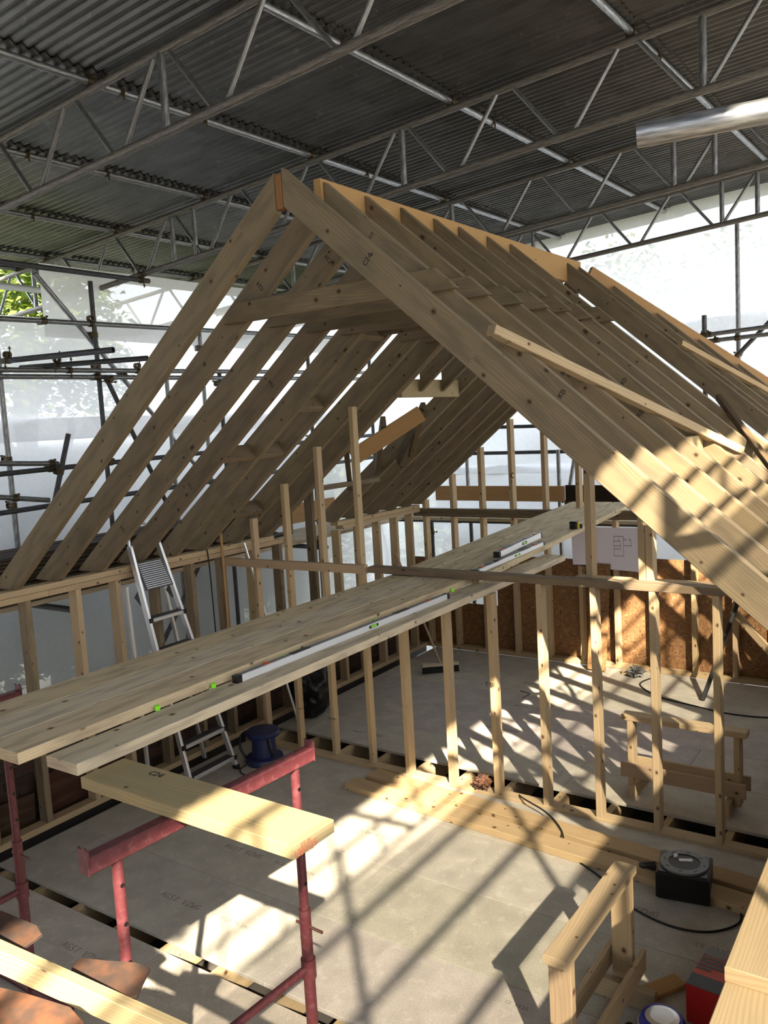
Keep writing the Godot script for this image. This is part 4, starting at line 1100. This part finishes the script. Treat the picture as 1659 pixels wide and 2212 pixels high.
	begin(o); tube(Vector3(-4.51, 0.1, -7.45), Vector3(-5.12, 1.25, -7.62), 0.012, false); done("handle", M.stud, o)
	# ---- loose props and cables by the back wall
	o = thing("steel_bar", Vector3(-1.86, 0, -7.68), "dark steel bar leaning on the back wall at the right", "steel bar")
	begin(o); beam(Vector3(-1.857, 0.0, -7.68), Vector3(-1.66, 0.80, -8.26), 0.035, 0.05, Z); done("bar", M.black, o)
	begin(o); lathe(Vector3(-1.66, 0.79, -8.26), Vector3(0.197, 0.8, -0.58), [Vector2(0.001, 0.07), Vector2(0.03, 0.06), Vector2(0.035, 0.02), Vector2(0.03, 0.0)], 14); done("cap", M.rubber, o)
	board("loose_batten", "rough batten leaning down to the right by the back wall", Vector3(-1.70, 0.74, -8.24), Vector3(-1.02, 0.05, -8.05), 0.03, 0.07, "stud")
	board("sheathing_offcut", "narrow strand board offcut leaning on the back wall studs", Vector3(-3.02, 0.02, -8.12), Vector3(-3.0, 1.12, -8.29), 0.20, 0.012, "osb", "", Vector3(0, 0.1, 1))
	begin(self, Vector3(-1.7, 0, -7.4)); bar(smooth([Vector3(-2.42, 0.006, -8.2), Vector3(-2.5, 0.006, -7.9), Vector3(-2.25, 0.006, -7.62), Vector3(-1.9, 0.006, -7.5), Vector3(-1.55, 0.006, -7.42), Vector3(-1.2, 0.006, -7.5), Vector3(-1.02, 0.006, -7.85), Vector3(-1.0, 0.006, -8.25)], 8), 0.007, 8); tag(done("cable", M.rubber), "black cable in a wide loop on the far floor at the right", "cable")
	begin(self, Vector3(-2.72, 0, -8.17)); box(Vector3(-2.76, 0.0, -8.20), Vector3(-2.68, 0.05, -8.14)); tag(done("offcut", M.stud), "small pale timber offcut on the floor at the back wall", "offcut")
	R.seed = 31
	crumple(Vector3(-2.62, 0.05, -8.14), 0.075, "scrunched foil packaging on the floor at the back wall", "grey")
	crumple(Vector3(-2.78, 0.075, -5.09), 0.06, "crumpled orange scrap on the partition's bottom plate", "clay")
	for q in [[Vector3(-3.42, 0.004, -7.22), 0.3], [Vector3(-3.36, 0.004, -7.12), 1.7]]:
		begin(self, q[0]); var d := Vector3(cos(q[1]), 0, sin(q[1])) * 0.06
		bar([q[0] - d, q[0] + d], 0.004, 6); tag(done("bolt", M.dull), "long dark bolt lying on the far floor", "bolt", "bolts on the far floor")
	# ---- drawing pinned to the back wall
	o = thing("plan_drawing", Vector3(-2.93, 1.27, -8.29), "white sheet with a floor plan drawing pinned to the back wall studs", "drawing")
	begin(o); prism([Vector3(-3.31, 1.09, -8.298), Vector3(-2.95, 1.10, -8.298), Vector3(-2.90, 1.06, -8.298), Vector3(-2.555, 1.045, -8.298), Vector3(-2.545, 1.50, -8.298), Vector3(-3.32, 1.50, -8.298)], 0.002, 0.0003); done("sheet", M.paper, o)
	for L in [[-2.86, 1.41, -2.76, 1.41], [-2.86, 1.205, -2.76, 1.205], [-2.86, 1.205, -2.86, 1.41], [-2.76, 1.205, -2.76, 1.41], [-2.86, 1.36, -2.79, 1.36], [-2.86, 1.31, -2.79, 1.31], [-2.86, 1.28, -2.80, 1.28], [-2.79, 1.26, -2.79, 1.34], [-2.81, 1.36, -2.81, 1.40], [-2.76, 1.315, -2.68, 1.315], [-2.68, 1.315, -2.68, 1.375], [-2.76, 1.38, -2.735, 1.38], [-2.735, 1.36, -2.735, 1.395], [-2.70, 1.36, -2.70, 1.395], [-2.70, 1.378, -2.68, 1.378], [-3.16, 1.24, -3.06, 1.24], [-3.16, 1.24, -3.16, 1.33], [-3.16, 1.33, -3.06, 1.33]]:
		begin(o); beam(Vector3(L[0], L[1], -8.2965), Vector3(L[2], L[3], -8.2965), 0.0012, 0.004, Z if absf(L[2] - L[0]) < 0.001 else Y, 0.0002); done("plan_line", M.ink, o)
	# ---- bits on the near floor at the right
	o = thing("nail_box", Vector3(-0.86, 0, -3.62), "red and orange fastener box with dark stripes on the floor at the bottom right", "box")
	B = Basis.from_euler(Vector3(0, -0.08, 0))
	c = Vector3(-0.80, 0, -3.62)
	var Q := func(x: float, y: float, z: float) -> Vector3: return c + B * Vector3(x, y, z)
	begin(o); prism([Q.call(-0.12, 0.09, -0.15), Q.call(-0.12, 0.09, 0.15), Q.call(0.15, 0.09, 0.15), Q.call(0.15, 0.09, -0.15)], 0.18, 0.002); done("carton", M.boxred, o)
	begin(o); prism([Q.call(-0.12, 0.1808, -0.15), Q.call(-0.12, 0.1808, 0.06), Q.call(0.15, 0.1808, 0.06), Q.call(0.15, 0.1808, -0.15)], 0.0014, 0.0002); done("printed_lid", M.boxorange, o)
	begin(o); prism([Q.call(-0.12, 0.1822, -0.15), Q.call(-0.12, 0.1822, -0.09), Q.call(0.15, 0.1822, -0.09), Q.call(0.15, 0.1822, -0.15)], 0.0014, 0.0002); done("printed_band", M.grey, o)
	lettering("printed_letters", "PA", Q.call(0.0, 0.1832, -0.118), B * X, B * -Z, 0.04, M.boxred, o)
	for k in 4:
		begin(o); beam(Q.call(-0.118, 0.1820, -0.072 + k * 0.028), Q.call(0.11 - k * 0.055, 0.1820, -0.072 + k * 0.028), 0.019, 0.0014, Y, 0.0002); done("printed_stripe", M.black, o)
	begin(o); prism([Q.call(-0.12, 0.1815, 0.062), Q.call(-0.12, 0.1815, 0.15), Q.call(0.15, 0.1815, 0.15), Q.call(0.15, 0.1815, 0.062)], 0.0016, 0.0002); done("printed_panel", M.black, o)
	c = Vector3(-0.99, 0, -3.32)
	o = thing("site_radio", c, "round blue and black device with a clear glossy lid at the bottom right", "device")
	begin(o); lathe(c, Y, [Vector2(0.001, 0.0), Vector2(0.085, 0.0), Vector2(0.098, 0.02), Vector2(0.098, 0.08), Vector2(0.085, 0.105), Vector2(0.072, 0.108)], 32); done("body", M.brightblue, o)
	begin(o); lathe(c, Y, [Vector2(0.001, 0.112), Vector2(0.05, 0.111), Vector2(0.074, 0.106)], 32); done("lid", M.alu, o)
	for k in 4:
		var a := PI * 0.85 + k * 0.16
		begin(o); beam(c + Vector3(cos(a) * 0.099, 0.03, sin(a) * 0.099), c + Vector3(cos(a) * 0.099, 0.075, sin(a) * 0.099), 0.006, 0.008, X, 0.001); done("rib", M.white, o)
	begin(o); lathe(c + Vector3(-0.10, 0.03, 0.07), Vector3(-0.5, 0.8, 0.5), [Vector2(0.001, 0.05), Vector2(0.03, 0.045), Vector2(0.035, 0.0), Vector2(0.03, -0.03)], 18); done("dial", M.black, o)
	C = Color(1.1, 1.0, 0.85)
	board("offcut", "flat pale offcut on the floor between the saw horse and the blue device", Vector3(-1.13, 0.012, -3.55), Vector3(-1.02, 0.012, -3.72), 0.09, 0.022, "orange")
	# cable draped over the left plate
	begin(self, Vector3(-5.15, 0, -4.86)); bar(smooth([Vector3(-5.33, 1.60, -4.86), Vector3(-5.27, 1.727, -4.86), Vector3(-5.21, 1.727, -4.86), Vector3(-5.188, 1.66, -4.87), Vector3(-5.185, 1.2, -4.88), Vector3(-5.18, 0.6, -4.88), Vector3(-5.14, 0.02, -4.86)], 6), 0.006, 8); tag(done("cable", M.rubber), "black cable hung over the left wall plate beside the ladder", "cable")
	begin(self, Vector3(-5.17, 1.5, -5.02)); bar(smooth([Vector3(-5.165, 0.4, -5.0), Vector3(-5.17, 1.2, -5.02), Vector3(-5.15, 1.72, -5.0), Vector3(-5.17, 2.05, -5.01)], 5), 0.012, 8); tag(done("conduit", M.orange), "orange conduit standing at the left end of the partition", "conduit")
	begin(self, Vector3(-5.0, 0, -5.3)); tube(Vector3(-4.85, 0.0, -5.5), Vector3(-5.16, 1.72, -5.28), 0.012, false); tag(done("pale_rod", M.alu), "pale metal rod leaning on the left wall behind the partition", "rod")
	# printed lines on the floor boards
	var fl := get_node("floor")
	for q in [[-3.78, -2.42, "AGST VZWG", 0.045], [-3.30, -2.42, "CE 0120  35%", 0.025], [-3.68, -3.02, "AGST VZWG", 0.045], [-3.2, -3.02, "CE 0120 P5 EN634  35%", 0.025], [-3.75, -3.62, "AGST VZWG", 0.045], [-3.27, -3.62, "CE 0120 P5 EN634  35%", 0.025], [-3.2, -4.2, "CE 0120 P5 EN634  35%", 0.025], [-1.42, -4.2, "AGST VZWG", 0.045], [-0.95, -4.05, "CE 0120", 0.03], [-3.2, -6.25, "AGST VZWG", 0.045], [-3.2, -6.85, "AGST VZWG", 0.045], [-3.4, -7.5, "AGST VZWG", 0.045], [-4.2, -5.65, "AGST VZWG", 0.045], [-1.62, -3.2, "CE 0120", 0.02]]:
		lettering("printed_line", q[2], Vector3(q[0], 0.0004, q[1]), X, -Z, q[3], M.faint, fl, true)

func crumple(c: Vector3, r: float, label: String, m: String) -> void:
	var n := noise(int(c.x * 100), 9.0, 2)
	begin(self, c - Y * r * 0.6)
	var seg := 14
	for j in seg:
		for i in seg * 2:
			var q := []
			for k in [[i, j], [i + 1, j], [i + 1, j + 1], [i, j + 1]]:
				var th: float = PI * k[0] / seg; var ph: float = PI * k[1] / seg
				var d := Vector3(sin(ph) * cos(th), cos(ph), sin(ph) * sin(th))
				q.append(c + d * Vector3(1, 0.65, 1) * r * (1.0 + 0.9 * n.get_noise_3d(d.x, d.y, d.z)))
			var nn: Vector3 = (q[2] - q[0]).cross(q[3] - q[1]).normalized()
			if nn.dot(q[0] - c) < 0: nn = -nn
			quad(q[0], q[1], q[2], q[3], nn, [Vector2.ZERO, Vector2(0.1, 0), Vector2(0.1, 0.1), Vector2(0, 0.1)])
	tag(done("scrap", M[m]), label, "scrap")

func _ready() -> void:
	var cam := Camera3D.new()
	cam.name = "camera"
	cam.fov = rad_to_deg(2.0 * atan(1106.0 / 1789.0))
	cam.near = 0.05; cam.far = 200.0
	cam.position = Vector3(0, 2.7, 0)
	cam.rotation = Vector3(-0.10641263, 0.6031904, -0.05722493)
	add_child(cam)
	var env := Environment.new()
	var sky := ProceduralSkyMaterial.new()
	sky.sky_top_color = Color(0.80, 0.84, 0.90); sky.sky_horizon_color = Color(0.93, 0.94, 0.95)
	sky.ground_bottom_color = Color(0.30, 0.32, 0.24); sky.ground_horizon_color = Color(0.55, 0.56, 0.5)
	sky.sun_angle_max = 1.0
	sky.sky_energy_multiplier = 3.1
	env.background_mode = Environment.BG_SKY
	env.sky = Sky.new(); env.sky.sky_material = sky
	env.tonemap_mode = Environment.TONE_MAPPER_LINEAR
	env.tonemap_exposure = 0.48
	env.sdfgi_enabled = true; env.ssao_enabled = true; env.ssil_enabled = true
	var we := WorldEnvironment.new()
	we.environment = env
	add_child(we)
	var sun := DirectionalLight3D.new()
	sun.name = "sun"
	sun.light_color = Color(1.0, 0.945, 0.85)
	sun.light_energy = 21.0
	sun.light_angular_distance = 0.53
	sun.shadow_enabled = true
	sun.sky_mode = DirectionalLight3D.SKY_MODE_LIGHT_ONLY
	add_child(sun)
	sun.look_at_from_position(SUN * 20.0, Vector3.ZERO)
	materials()
	R.seed = 2
	structure()
	roof()
	scaffold()
	sheeting()
	objects()
